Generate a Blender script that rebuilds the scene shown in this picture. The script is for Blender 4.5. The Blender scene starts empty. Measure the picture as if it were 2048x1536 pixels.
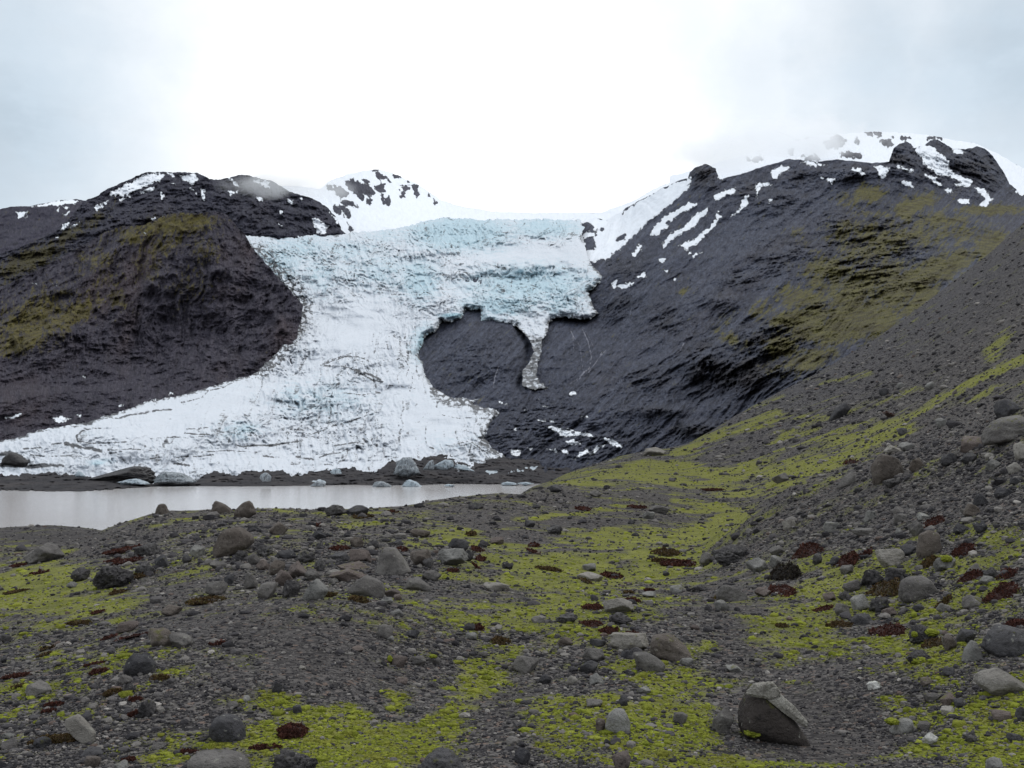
import bpy, bmesh, math, random
import numpy as np
random.seed(7)
RNG = np.random.default_rng(7)
sc = bpy.context.scene
COL = sc.collection

# ------------------------------------------------------------------ camera model (metres, eye at z = 0)
F = 2147.0                       # focal length in pixels of the 2048 wide frame
CXP, CYP = 1024.0, 768.0
HOR = 890.0                      # row of the eye level
PITCH = math.atan((HOR - CYP) / F)
CP, SP = math.cos(PITCH), math.sin(PITCH)
LAKE_Z = -25.0

def ray(px, py):
    px = np.asarray(px, float); py = np.asarray(py, float)
    v = (CYP - py) / F
    return np.stack([(px - CXP) / F + 0 * v, CP - v * SP, SP + v * CP + 0 * px], -1)

def at(px, py, D):
    """world point seen at (px, py) at forward distance D"""
    r = ray(px, py)
    return r * (np.asarray(D, float) / r[..., 1])[..., None]

def py_of(D, z):
    s = z / D
    v = (s * CP - SP) / (CP + s * SP)
    return CYP - F * v

# ------------------------------------------------------------------ noise
_G = RNG.normal(size=(4096, 3)); _G /= np.linalg.norm(_G, axis=1)[:, None]
_G = _G.astype(np.float32)
def _h(x, y, z, s):
    n = (x.astype(np.uint32) * np.uint32(374761393)) ^ (y.astype(np.uint32) * np.uint32(668265263)) ^ (z.astype(np.uint32) * np.uint32(2147483647)) ^ np.uint32((s * 1274126177) & 0xffffffff)
    n = (n ^ (n >> np.uint32(13))) * np.uint32(1274126177)
    n = n ^ (n >> np.uint32(16))
    return (n & np.uint32(4095)).astype(np.int32)

def perlin(P, seed=0):
    P = np.asarray(P, float)
    i = np.floor(P).astype(np.int64)
    f = (P - i).astype(np.float32)
    u = f * f * f * (f * (f * 6 - 15) + 10)
    out = 0
    for a in (0, 1):
        wx = u[:, 0] if a else 1 - u[:, 0]
        for b in (0, 1):
            wy = u[:, 1] if b else 1 - u[:, 1]
            for c in (0, 1):
                wz = u[:, 2] if c else 1 - u[:, 2]
                g = _G[_h(i[:, 0] + a, i[:, 1] + b, i[:, 2] + c, seed)]
                out = out + wx * wy * wz * (g[:, 0] * (f[:, 0] - a) + g[:, 1] * (f[:, 1] - b) + g[:, 2] * (f[:, 2] - c))
    return out * 1.5

def fbm(P, scale, octv=5, gain=0.5, lac=2.03, seed=0, ridged=False):
    P = np.asarray(P, float)
    if P.shape[1] == 2: P = np.concatenate([P, np.zeros((len(P), 1))], 1)
    P = P * np.asarray(scale, float)
    a, t, out = 1.0, 0.0, 0.0
    for k in range(octv):
        n = perlin(P + 17.3 * k, seed + k)
        if ridged: n = 1 - 2 * np.abs(n) * 1.3
        out = out + a * n; t += a; a *= gain; P = P * lac
    return out / t * (1.6 if not ridged else 1.0)

def sstep(a, b, x):
    t = np.clip((x - a) / (b - a), 0, 1); return t * t * (3 - 2 * t)

# ------------------------------------------------------------------ polygons
def poly_sdf(px, py, poly):
    """signed distance in pixels, positive inside"""
    shp = px.shape; x = px.ravel(); y = py.ravel()
    P = np.asarray(poly, float); Q = np.roll(P, -1, 0)
    d = np.full(x.shape, 1e18); ins = np.zeros(x.shape, bool)
    for (x0, y0), (x1, y1) in zip(P, Q):
        ex, ey = x1 - x0, y1 - y0
        L = ex * ex + ey * ey + 1e-9
        t = np.clip(((x - x0) * ex + (y - y0) * ey) / L, 0, 1)
        d = np.minimum(d, (x - x0 - t * ex) ** 2 + (y - y0 - t * ey) ** 2)
        c = ((y0 > y) != (y1 > y))
        with np.errstate(all='ignore'):
            xi = ex * (y - y0) / (ey if abs(ey) > 1e-9 else 1e-9) + x0
        ins ^= c & (x < xi)
    d = np.sqrt(d)
    return np.where(ins, d, -d).reshape(shp)

def line_dist(px, py, pts):
    shp = px.shape; x = px.ravel(); y = py.ravel(); d = np.full(x.shape, 1e18)
    for (x0, y0), (x1, y1) in zip(pts[:-1], pts[1:]):
        ex, ey = x1 - x0, y1 - y0; L = ex * ex + ey * ey + 1e-9
        t = np.clip(((x - x0) * ex + (y - y0) * ey) / L, 0, 1)
        d = np.minimum(d, (x - x0 - t * ex) ** 2 + (y - y0 - t * ey) ** 2)
    return np.sqrt(d).reshape(shp)

def polys_sdf(px, py, polys, jit=1.0):
    out = np.full(px.shape, -60.0)
    for p in polys:
        a = np.asarray(p); lo = a.min(0) - 45; hi = a.max(0) + 45
        m = (px > lo[0]) & (px < hi[0]) & (py > lo[1]) & (py < hi[1])
        if m.any(): out[m] = np.maximum(out[m], poly_sdf(px[m], py[m], p))
    if jit:
        k = np.abs(out) < 14
        q = np.stack([px[k], py[k], 0 * px[k]], -1)
        out[k] += jit * (3.2 * fbm(q, 1 / 17., 3, .6, seed=301) + 2.6 * fbm(q, 1 / 6., 3, .6, seed=311))
    return out

def blobs(px, py, bl):
    """soft union of elliptic patches (x, y, rx, ry, strength[, tilt degrees])"""
    out = np.zeros(px.shape)
    for b in bl:
        x, y, rx, ry, s = b[:5]; t = math.radians(b[5]) if len(b) > 5 else 0
        dx, dy = px - x, py - y
        u = (dx * math.cos(t) - dy * math.sin(t)) / rx; v = (dx * math.sin(t) + dy * math.cos(t)) / ry
        out = np.maximum(out, s * np.exp(-(u * u + v * v) * 0.9))
    return out

# ------------------------------------------------------------------ thin-plate depth
def tps(ctrl, qx, qy):
    c = np.asarray(ctrl, float); X = c[:, :2] / 400.0; v = np.log(c[:, 2])
    def U(r2): return 0.5 * r2 * np.log(r2 + 1e-12)
    n = len(c)
    A = np.zeros((n + 3, n + 3))
    A[:n, :n] = U(((X[:, None] - X[None]) ** 2).sum(-1)) + np.eye(n) * 2e-3
    A[:n, n] = 1; A[:n, n + 1:] = X; A[n, :n] = 1; A[n + 1:, :n] = X.T
    w = np.linalg.solve(A, np.r_[v, 0, 0, 0])
    q = np.stack([qx.ravel(), qy.ravel()], -1) / 400.0
    out = w[n] + q @ w[n + 1:]
    for k in range(n): out += w[k] * U(((q - X[k]) ** 2).sum(-1))
    return np.exp(out).reshape(qx.shape)

# ------------------------------------------------------------------ mesh making
def build(name, V, faces, mat, attrs=None, smooth=True, parent=None, link=True):
    """faces: int array (n,3) or (n,4) or list of such arrays"""
    if not isinstance(faces, list): faces = [faces]
    me = bpy.data.meshes.new(name)
    V = np.ascontiguousarray(V, np.float32)
    me.vertices.add(len(V)); me.vertices.foreach_set('co', V.ravel())
    idx = np.concatenate([f.ravel() for f in faces]).astype(np.int32)
    tot = np.concatenate([np.full(len(f), f.shape[1]) for f in faces]).astype(np.int32)
    st = np.r_[0, np.cumsum(tot)[:-1]].astype(np.int32)
    me.loops.add(len(idx)); me.loops.foreach_set('vertex_index', idx)
    me.polygons.add(len(tot)); me.polygons.foreach_set('loop_start', st); me.polygons.foreach_set('loop_total', tot)
    me.polygons.foreach_set('use_smooth', np.full(len(tot), bool(smooth)))
    for k, a in (attrs or {}).items():
        a = np.asarray(a, np.float32)
        if a.ndim == 1:
            at_ = me.attributes.new(k, 'FLOAT', 'POINT'); at_.data.foreach_set('value', a)
        else:
            at_ = me.attributes.new(k, 'FLOAT_VECTOR', 'POINT'); at_.data.foreach_set('vector', np.ascontiguousarray(a).ravel())
    me.update(calc_edges=True); me.validate()
    if mat: me.materials.append(mat)
    o = bpy.data.objects.new(name, me)
    if link: COL.objects.link(o)
    if parent: o.parent = parent
    return o

def tag(o, label=None, cat=None, group=None, kind=None):
    for k, v in (('label', label), ('category', cat), ('group', group), ('kind', kind)):
        if v: o[k] = v
    return o

def terrain(name, outline, ctrl, step, mat, disp=None, attrs=None, rough=2.0, rscale=0.06, skirt=1.08, flat=None, kind='structure'):
    """a relief: inside the outline a surface at real distances, with a back edge so that it has thickness"""
    P = np.asarray(outline, float); lo = P.min(0) - 3 * step; hi = P.max(0) + 3 * step
    gx = np.arange(lo[0], hi[0], step); gy = np.arange(lo[1], hi[1], step)
    px, py = np.meshgrid(gx, gy)
    sd = poly_sdf(px, py, outline)
    if rough:
        q = np.stack([px.ravel(), py.ravel(), np.zeros(px.size)], -1)
        near = np.abs(sd.ravel()) < 6 * rough + 8
        nz = np.zeros(px.size); nz[near] = fbm(q[near], rscale, 4, 0.6, seed=hash_s(name))
        sd = sd + (nz * rough).reshape(px.shape)
    ins = sd > 0
    fm = ins[:-1, :-1] | ins[1:, :-1] | ins[:-1, 1:] | ins[1:, 1:]
    use = np.zeros(px.shape, bool)
    use[:-1, :-1] |= fm; use[1:, :-1] |= fm; use[:-1, 1:] |= fm; use[1:, 1:] |= fm
    gyv, gxv = np.gradient(sd, step)
    gn = np.clip(np.sqrt(gxv ** 2 + gyv ** 2), 0.3, None)
    out = use & ~ins
    mv = np.clip(-sd, 0, 1.4 * step) / gn
    px = np.where(out, px + gxv / gn * mv, px); py = np.where(out, py + gyv / gn * mv, py)
    ids = -np.ones(px.shape, int); ids[use] = np.arange(use.sum())
    r, c = np.nonzero(fm)
    quads = np.stack([ids[r, c], ids[r + 1, c], ids[r + 1, c + 1], ids[r, c + 1]], -1)
    x, y, s = px[use], py[use], sd[use]
    D = tps(ctrl, x, y)
    W = at(x, y, D)
    if disp is not None:
        D = D + disp(W, x, y, s)
        W = at(x, y, D)
    A = attrs(W, x, y, s) if attrs else {}
    # back edge
    E = np.concatenate([quads[:, [0, 1]], quads[:, [1, 2]], quads[:, [2, 3]], quads[:, [3, 0]]])
    key = np.sort(E, 1); k1 = key[:, 0] * (len(x) + 1) + key[:, 1]
    u, inv, cnt = np.unique(k1, return_inverse=True, return_counts=True)
    B = E[cnt[inv] == 1]
    bv = np.unique(B); mp = -np.ones(len(x), int); mp[bv] = np.arange(len(bv)) + len(x)
    back = W[bv] * skirt
    V = np.concatenate([W, back]); A = {k: np.concatenate([a, a[bv]]) for k, a in A.items()}
    sk = np.stack([B[:, 1], B[:, 0], mp[B[:, 0]], mp[B[:, 1]]], -1)
    o = build(name, V, np.concatenate([quads, sk]), mat, A)
    o['kind'] = kind
    return o

def hash_s(s): return sum(ord(ch) * (i + 3) for i, ch in enumerate(s)) % 997

# ------------------------------------------------------------------ node helper
class NT:
    def __init__(s, nt): s.nt = nt; s.n = nt.nodes; s.l = nt.links
    def _in(s, sock, v):
        if v is None: return
        if isinstance(v, bpy.types.NodeSocket): s.l.new(v, sock)
        elif isinstance(v, (tuple, list)):
            if sock.type == 'RGBA' and len(v) == 3: v = (*v, 1)
            sock.default_value = v
        else:
            if sock.type in ('RGBA',): v = (v, v, v, 1)
            elif sock.type == 'VECTOR': v = (v, v, v)
            sock.default_value = v
    def math(s, op, a, b=None, c=None, clamp=False):
        m = s.n.new('ShaderNodeMath'); m.operation = op; m.use_clamp = clamp
        for i, v in enumerate((a, b, c)):
            if v is not None: s._in(m.inputs[i], v)
        return m.outputs[0]
    def vmath(s, op, a, b=None):
        m = s.n.new('ShaderNodeVectorMath'); m.operation = op
        s._in(m.inputs[0], a)
        if b is not None: s._in(m.inputs[3 if op == 'SCALE' else 1], b)
        return m.outputs[1] if op in ('DOT_PRODUCT', 'LENGTH', 'DISTANCE') else m.outputs[0]
    def attr(s, name): 
        a = s.n.new('ShaderNodeAttribute'); a.attribute_name = name; return a.outputs['Fac']
    def attrv(s, name):
        a = s.n.new('ShaderNodeAttribute'); a.attribute_name = name; return a.outputs['Vector']
    def coord(s, k='Object'):
        return s.n.new('ShaderNodeTexCoord').outputs[k]
    def mapping(s, v, rot=(0, 0, 0), scale=(1, 1, 1)):
        m = s.n.new('ShaderNodeMapping'); s._in(m.inputs[0], v); m.inputs[2].default_value = rot; m.inputs[3].default_value = scale
        return m.outputs[0]
    def noise(s, v, scale, detail=4, rough=0.55, dist=0.0, out=0):
        t = s.n.new('ShaderNodeTexNoise'); s._in(t.inputs['Vector'], v)
        t.inputs['Scale'].default_value = scale; t.inputs['Detail'].default_value = detail
        t.inputs['Roughness'].default_value = rough; t.inputs['Distortion'].default_value = dist
        return t.outputs[out]
    def voro(s, v, scale, feat='F1', out='Distance', rnd=1.0):
        t = s.n.new('ShaderNodeTexVoronoi'); t.feature = feat; s._in(t.inputs['Vector'], v)
        t.inputs['Scale'].default_value = scale; t.inputs['Randomness'].default_value = rnd
        return t.outputs[out]
    def ramp(s, f, a, b, lo=0.0, hi=1.0, smooth=True):
        m = s.n.new('ShaderNodeMapRange'); m.interpolation_type = 'SMOOTHSTEP' if smooth else 'LINEAR'
        s._in(m.inputs[0], f)
        for i, v in zip((1, 2, 3, 4), (a, b, lo, hi)): s._in(m.inputs[i], v)
        return m.outputs[0]
    def mix(s, f, a, b, blend='MIX'):
        m = s.n.new('ShaderNodeMix'); m.data_type = 'RGBA'; m.blend_type = blend
        s._in(m.inputs[0], f); s._in(m.inputs[6], a); s._in(m.inputs[7], b)
        return m.outputs[2]
    def bump(s, h, strength=0.5, dist=1.0, normal=None):
        b = s.n.new('ShaderNodeBump'); b.inputs['Strength'].default_value = strength; b.inputs['Distance'].default_value = dist
        s._in(b.inputs['Height'], h)
        if normal is not None: s.l.new(normal, b.inputs['Normal'])
        return b.outputs[0]

def material(name):
    m = bpy.data.materials.new(name); m.use_nodes = True
    nt = NT(m.node_tree); b = m.node_tree.nodes['Principled BSDF']
    b.inputs['Specular IOR Level'].default_value = 0.25
    return m, nt, b
def srgb(r, g, b):
    return tuple(((c / 255) / 12.92 if c / 255 <= 0.04045 else ((c / 255 + 0.055) / 1.055) ** 2.4) for c in (r, g, b))
# ------------------------------------------------------------------ materials of the land
def Z1(*p): return [(x * .3418, 240 + y * .3418) for x, y in p]
def Z2(*p): return [(600 + x * .3418, 300 + y * .3418) for x, y in p]
def Z3(*p): return [(1150 + x * .4389, 240 + y * .4389) for x, y in p]
def Z4(*p): return [(x * .3418, 600 + y * .3418) for x, y in p]
def Z5(*p): return [(600 + x * .3418, 700 + y * .3418) for x, y in p]
def Z9(*p): return [(1348 + x * .3418, 600 + y * .3418) for x, y in p]

def rock_mat(name, dark, mid, light, warm, moss_a, moss_b, fall=(0, 0, 0), streak=0.5, snow_col=(.84, .87, .92)):
    m, t, b = material(name)
    co = t.coord()
    cs = t.attrv('ft')
    big = t.noise(cs, .006, 5, .6); med = t.noise(cs, .03, 6, .65); fine = t.noise(cs, .16, 4, .7)
    sv = t.mapping(cs, scale=(1, .12, 1))
    st = t.noise(sv, .07, 6, .65); st2 = t.noise(sv, .02, 4, .6)
    c = t.mix(t.ramp(med, .32, .68), dark, mid)
    c = t.mix(t.math('MULTIPLY', t.ramp(st, .46, .66), streak), c, light)
    c = t.mix(t.math('MULTIPLY', t.ramp(st2, .52, .7), streak * .6), c, dark)
    c = t.mix(t.math('MULTIPLY', t.ramp(big, .5, .68), .55), c, warm)
    c = t.mix(t.ramp(fine, .3, .75, 0, .45), c, light)
    grain = t.noise(t.mapping(cs, scale=(1, 1.5, 1)), .22, 3, .8); crag = t.noise(cs, .07, 5, .75, .6)
    c = t.mix(t.ramp(crag, .46, .30, 0, .8), c, t.mix(.7, c, srgb(18, 17, 21)))
    c = t.mix(t.ramp(grain, .48, .72, 0, .75), t.mix(t.ramp(grain, .5, .30, 0, .8), c, t.mix(.75, c, srgb(20, 18, 22))), light)
    c = t.mix(t.attr('cliff'), c, t.mix(t.ramp(crag, .4, .6), srgb(26, 24, 29), srgb(50, 46, 50)))
    c = t.mix(t.ramp(t.math('ADD', t.attr('scree'), t.math('MULTIPLY', t.math('SUBTRACT', crag, .5), 1.3)), .35, .7, 0, .6), c, t.mix(t.ramp(grain, .4, .62), srgb(62, 65, 78), srgb(80, 84, 98)))
    # moss
    mm = t.math('ADD', t.attr('moss'), t.math('MULTIPLY', t.math('SUBTRACT', fine, .5), 1.9))
    mm = t.math('ADD', mm, t.math('MULTIPLY', t.math('SUBTRACT', crag, .5), 1.6))
    mc = t.mix(t.ramp(t.noise(co, .09, 4, .6), .35, .65), moss_a, moss_b)
    mc = t.mix(t.ramp(grain, .35, .7, 0, .35), mc, t.mix(.5, mc, dark))
    c = t.mix(t.ramp(mm, .32, .75, 0, .9), c, mc)
    # pale ice or water veins and meltwater
    vv = t.math('ADD', t.attr('vein'), t.math('MULTIPLY', t.math('SUBTRACT', fine, .5), 1.2))
    c = t.mix(t.ramp(vv, .5, 1.0, 0, .8), c, srgb(140, 140, 150))
    # snow lying on it
    sn = t.math('ADD', t.attr('snow'), t.math('MULTIPLY', t.math('SUBTRACT', med, .5), 1.2))
    sn = t.math('ADD', sn, t.math('MULTIPLY', t.math('SUBTRACT', fine, .5), 1.6))
    sf = t.ramp(sn, -.12, .22)
    c = t.mix(sf, c, t.mix(t.ramp(fine, .3, .8, 0, .3), snow_col, (.6, .6, .62)))
    t._in(b.inputs['Base Color'], c); b.inputs['Roughness'].default_value = .92
    h = t.math('ADD', t.math('MULTIPLY', med, 9.0), t.math('MULTIPLY', fine, 3.0))
    h = t.math('ADD', h, t.math('MULTIPLY', st, 6.0)); h = t.math('ADD', h, t.math('MULTIPLY', crag, 7.0)); h = t.math('ADD', h, t.math('MULTIPLY', grain, 1.6))
    h = t.math('MULTIPLY', h, t.ramp(sf, 0, 1, 1, .15))
    t.l.new(t.bump(h, .95, 1.0), b.inputs['Normal'])
    return m

def ice_mat():
    m, t, b = material('glacier_ice')
    co = t.coord()
    fine = t.noise(co, .12, 5, .7); med = t.noise(co, .03, 5, .65)
    cre = t.noise(t.mapping(co, scale=(.9, .7, 1.6)), .09, 6, .72, .8)
    blue = t.math('ADD', t.attr('blue'), t.math('MULTIPLY', t.math('SUBTRACT', cre, .5), 1.6))
    c = t.mix(t.ramp(blue, .10, .80), (.66, .69, .74), (.45, .595, .665))
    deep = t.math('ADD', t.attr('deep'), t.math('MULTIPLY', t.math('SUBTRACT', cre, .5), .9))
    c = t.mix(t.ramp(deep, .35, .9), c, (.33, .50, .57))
    d0 = t.attr('dirt')
    dd = t.math('ADD', d0, t.math('MULTIPLY', t.math('MULTIPLY', t.math('SUBTRACT', fine, .5), 2.2), t.ramp(d0, .03, .3)))
    c = t.mix(t.ramp(dd, .25, .75, 0, .93), c, t.mix(med, (.018, .017, .020), (.055, .053, .056)))
    torn = t.attr('torn'); spk = t.noise(t.mapping(co, scale=(.8, .5, 1.5)), .30, 4, .75, .5)
    c = t.mix(t.math('MULTIPLY', t.ramp(spk, .52, .74), t.ramp(torn, .1, .9, .12, .5)), c, (.40, .44, .46))
    c = t.mix(t.math('MULTIPLY', t.ramp(spk, .66, .74), t.ramp(torn, .3, 1.0, .05, .7)), c, (.12, .13, .14))
    # thin dust film
    c = t.mix(t.math('MULTIPLY', t.ramp(fine, .55, .8), t.ramp(med, .4, .65, 0, .35)), c, (.42, .42, .42))
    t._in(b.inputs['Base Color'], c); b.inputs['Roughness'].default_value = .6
    h = t.math('ADD', t.math('MULTIPLY', cre, 9.0), t.math('MULTIPLY', fine, 2.5))
    t.l.new(t.bump(h, .4, 1.0), b.inputs['Normal'])
    return m

# ------------------------------------------------------------------ far layers
ones = lambda x: np.zeros(len(x))
def rock_disp(a_big, a_fine, fall=None, ridge=.6):
    def f(W, x, y, s):
        Q = W.copy()
        big = fbm(Q * (1, .4, .7), 1 / 150., 4, .5, seed=3, ridged=True)
        med = fbm(Q, 1 / 45., 5, .6, seed=11, ridged=True)
        if fall is not None:
            a = np.asarray(fall, float); a /= np.linalg.norm(a)
            QQ = Q - .88 * (Q @ a)[:, None] * a
            med = .18 * med + 1.0 * fbm(QQ, 1 / 38., 5, .58, seed=23, ridged=True)
        fine = fbm(Q * (1, .35, .8), 1 / 12., 4, .6, seed=31)
        grit = fbm(Q * (1, .5, .9), 1 / 5.5, 2, .7, seed=37, ridged=True)
        return -(big * a_big + med * a_fine + fine * a_fine * .35 + grit * 2.6)
    return f

SNOW_L1 = [Z1((630,440),(650,420),(720,385),(800,345),(870,308),(960,312),(972,335),(900,372),(830,402),(720,446),(650,448)),
 Z1((590,490),(640,462),(620,498)), Z1((700,465),(760,440),(765,455),(705,475)), Z1((800,420),(900,385),(930,375),(912,402),(830,428)),
 Z1((1035,318),(1140,310),(1165,355),(1130,382),(1080,352)), Z1((985,312),(1010,312),(1030,345),(1010,335)), Z1((1000,365),(1035,365),(1030,380),(1005,378)),
 Z1((928,405),(955,420),(957,450),(945,462),(935,440)), Z1((1105,395),(1130,400),(1160,425),(1150,432)), Z1((1165,380),(1185,395),(1208,455),(1190,472),(1175,440)),
 Z1((1335,415),(1390,412),(1395,432),(1345,445)), Z1((1680,460),(1715,470),(1718,502),(1693,490)), Z1((1600,575),(1625,590),(1648,622),(1630,615)),
 Z1((1825,580),(1850,575),(1880,590),(1925,620),(1905,660),(1850,662),(1835,620)), Z1((880,565),(910,578),(907,604),(893,590)), Z1((940,570),(978,562),(968,585),(940,594)),
 Z1((1500,450),(1540,455),(1535,470),(1505,465)), Z1((1640,520),(1655,545),(1640,560),(1628,540)), Z1((345,645),(380,605),(408,598),(385,630),(350,655)), Z1((412,630),(470,586),(462,604),(420,634)),
 Z1((1810,540),(1830,545),(1825,556)), Z1((1750,455),(1775,458),(1768,472)), Z1((545,512),(610,490),(600,512),(560,520)), Z1((1330,330),(1380,350),(1400,395),(1370,385)), Z1((1480,350),(1580,360),(1575,400),(1530,385)),
 Z1((330,690),(350,678),(345,692)), Z1((1930,540),(1960,560),(1990,620),(1970,600))]
SNOW_LF = [Z1((95,540),(165,532),(140,562),(108,575)), Z1((320,520),(352,510),(345,542)), Z1((360,548),(412,528),(385,575)), Z1((140,512),(380,466),(470,472),(440,490),(250,508)),
 Z1((365,505),(420,500),(415,520),(370,520)), Z1((140,575),(165,560),(160,572))]
SNOW_L2 = [Z1((160,770),(215,762),(232,780),(185,800)), Z1((180,955),(215,955),(212,962)), Z1((310,955),(338,955),(330,964)), Z4((470,440),(495,442),(490,455)), Z1((845,660),(858,660),(855,672))]
L2_ICE = [Z4((305,690),(350,680),(420,690),(400,710),(330,720)), Z4((690,620),(725,610),(730,630)), Z4((985,530),(1010,540),(1025,555),(990,555)), Z4((870,580),(910,580),(905,595)), Z4((30,690),(90,670),(130,660),(80,700)), Z4((440,668),(480,672),(470,685))]

def spur_disp(W, x, y, s):
    base = rock_disp(46, 8, (.25, -.5, -.85))(W, x, y, s)
    # buttresses, ledges and gullies of the face
    w1 = fbm(np.stack([x / 90, y / 90, 0 * x], -1), 1, 3, .55, seed=127); w2 = fbm(np.stack([x / 35, y / 35, 0 * x], -1), 1, 2, .55, seed=128)
    g = fbm(np.stack([(x + .35 * y) / 75 + w1 * 1.3, y / 170 + w2 * .3, 0 * x], -1), 1, 4, .55, seed=131, ridged=True)
    l = fbm(np.stack([x / 90 + w2 * .5, (y + .25 * x) / 40 + w1 * 1.5, 0 * x], -1), 1, 4, .6, seed=137, ridged=True)
    c = fbm(W * (1, .5, 1), 1 / 30., 5, .62, seed=139, ridged=True)
    face = sstep(430, 480, y) * (1 - sstep(720, 790, y))
    f = fall_map(x, y, 12, 1.0)
    rib = fbm(np.stack([f[:, 0] / 40 + w1 * .8, f[:, 1] / 190, 0 * x], -1), 1, 4, .6, seed=181, ridged=True)
    led = fbm(np.stack([x / 110 + w1 * .5, (y + .2 * x) / 26 + w1 * .9, 0 * x], -1), 1, 3, .6, seed=183, ridged=True)
    return base - (rib * 17 + led * 5) * face - (g * 15 + l * 2.5 + c * 8) * (.2 + .8 * face)

def fall_map(x, y, deg, an):
    a = math.radians(deg); dx, dy = -math.sin(a), math.cos(a)          # direction of fall on the face
    u = x * dx + y * dy; v = x * dy - y * dx
    return np.stack([v, u * an, 0 * x], -1)

def far_left():
    dark, mid, light = srgb(38, 38, 50), srgb(53, 52, 65), srgb(78, 77, 90)
    mA, mB = srgb(80, 74, 38), srgb(62, 56, 36)
    mat = rock_mat('far_left_rock', srgb(42, 40, 54), srgb(56, 53, 66), srgb(72, 70, 82), srgb(60, 54, 60), mA, mB, streak=.4)
    # the low hill behind, far left
    def at_(W, x, y, s):
        return dict(ft=fall_map(x, y, 35, 0.5), snow=np.clip(polys_sdf(x, y, SNOW_LF) / 6, -3, 3) , moss=.15 - 0 * x, vein=0 * x)
    terrain('mountain_distant', [(-90,424),(0,419),(18,414),(60,412),(110,402),(150,398),(172,402),(205,412),(240,432),(240,560),(-90,560)],
            [(0,420,2700),(120,400,2800),(200,410,2800),(0,520,2300),(200,520,2300),(-90,520,2300)], 2.2, mat, rock_disp(25, 9), at_, rough=1.5)
    # mountain with the snowy crest
    mat = rock_mat('left_crest_rock', dark, mid, srgb(74, 74, 86), srgb(56, 50, 56), mA, mB, streak=.45)
    def at_(W, x, y, s):
        moss = blobs(x, y, [(60,520,90,25,.9,25),(140,470,60,18,.75,35),(190,440,50,14,.6,40),(20,600,100,50,.8,20),(120,560,80,40,.6),(330,440,60,20,.5)])
        return dict(ft=fall_map(x, y, 10, 0.6), snow=np.clip((polys_sdf(x, y, SNOW_L1, 1.5) - .4) / 5, -3, 3), moss=moss, vein=0 * x)
    terrain('mountain_crest', [(-90,512),(0,508),(40,494),(62,486),(90,474),(113,460),(140,434),(167,404),(190,393),(212,380),(238,368),(262,357),(280,349),(296,344),(325,343),(345,344),(396,346),(408,352),(419,357),(441,360),(462,355),(478,349),(500,352),(540,360),(562,372),(581,384),(603,391),(625,397),(649,411),(662,422),(670,431),(678,445),(684,459),(692,468),(700,500),(560,560),(400,720),(-90,720)],
            [(0,508,1750),(0,640,1480),(113,462,1850),(212,380,2050),(320,343,2150),(440,360,2150),(560,370,2150),(670,432,2100),(300,440,1900),(500,440,1950),(640,470,1980),(400,560,1750),(200,560,1650),(100,700,1450),(400,700,1600),(-90,720,1420)],
            1.5, mat, lambda W, x, y, s: rock_disp(45, 14, (0.25, -.55, -.8))(W, x, y, s) - 26 * fbm(W * (1, .5, 1), 1 / 40., 5, .62, seed=141, ridged=True), at_, rough=2.4)
    # the dark spur in front of it, down to the ice
    mat = rock_mat('left_spur_rock', srgb(42, 40, 53), srgb(58, 55, 67), srgb(90, 85, 94), srgb(86, 69, 66), srgb(106, 98, 46), srgb(78, 70, 42), streak=.35)
    def at_(W, x, y, s):
        moss = blobs(x, y, [(60,650,120,60,.8,35),(150,630,60,22,.95,35),(40,690,80,30,.9,30),(340,450,95,26,.95,5),(390,440,60,14,1.0),(270,470,60,30,.7),(330,490,80,30,.6,20),(410,500,40,40,.55),(215,560,40,50,.45),(190,520,60,40,.5),(380,570,60,50,.42),(20,720,70,20,.6,25),(230,600,40,30,.5),(300,540,50,40,.45)])
        moss = moss * (1 - sstep(690, 740, y))
        ice = polys_sdf(x, y, L2_ICE)
        return dict(ft=fall_map(x, y, 12, 0.5), snow=np.clip(polys_sdf(x, y, SNOW_L2 + L2_ICE) / 6, -3, 3), moss=moss, vein=0 * x)
    terrain('mountain_spur', [(-90,600),(0,575),(60,548),(150,500),(215,462),(240,453),(285,451),(318,436),(345,426),(400,427),(425,422),(440,423),(455,430),(470,448),(487,465),(502,490),(513,506),(532,528),(547,545),(566,566),(585,586),(606,610),(604,630),(598,650),(590,690),(600,760),(600,850),(300,960),(-90,970)],
            [(0,580,1500),(150,505,1560),(280,455,1560),(345,430,1560),(440,425,1560),(500,492,1560),(560,560,1500),(600,615,1440),(595,650,1400),(560,720,1290),(400,790,1130),(200,850,1010),(0,890,920),(-90,960,880),(300,600,1400),(450,560,1440),(300,730,1290),(300,770,1180),(100,740,1180),(100,640,1330),(450,690,1370),(200,660,1340),(380,500,1490),(500,850,1110),(300,940,960),(600,800,1200)],
            1.45, mat, spur_disp, at_, rough=2.2)

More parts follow.
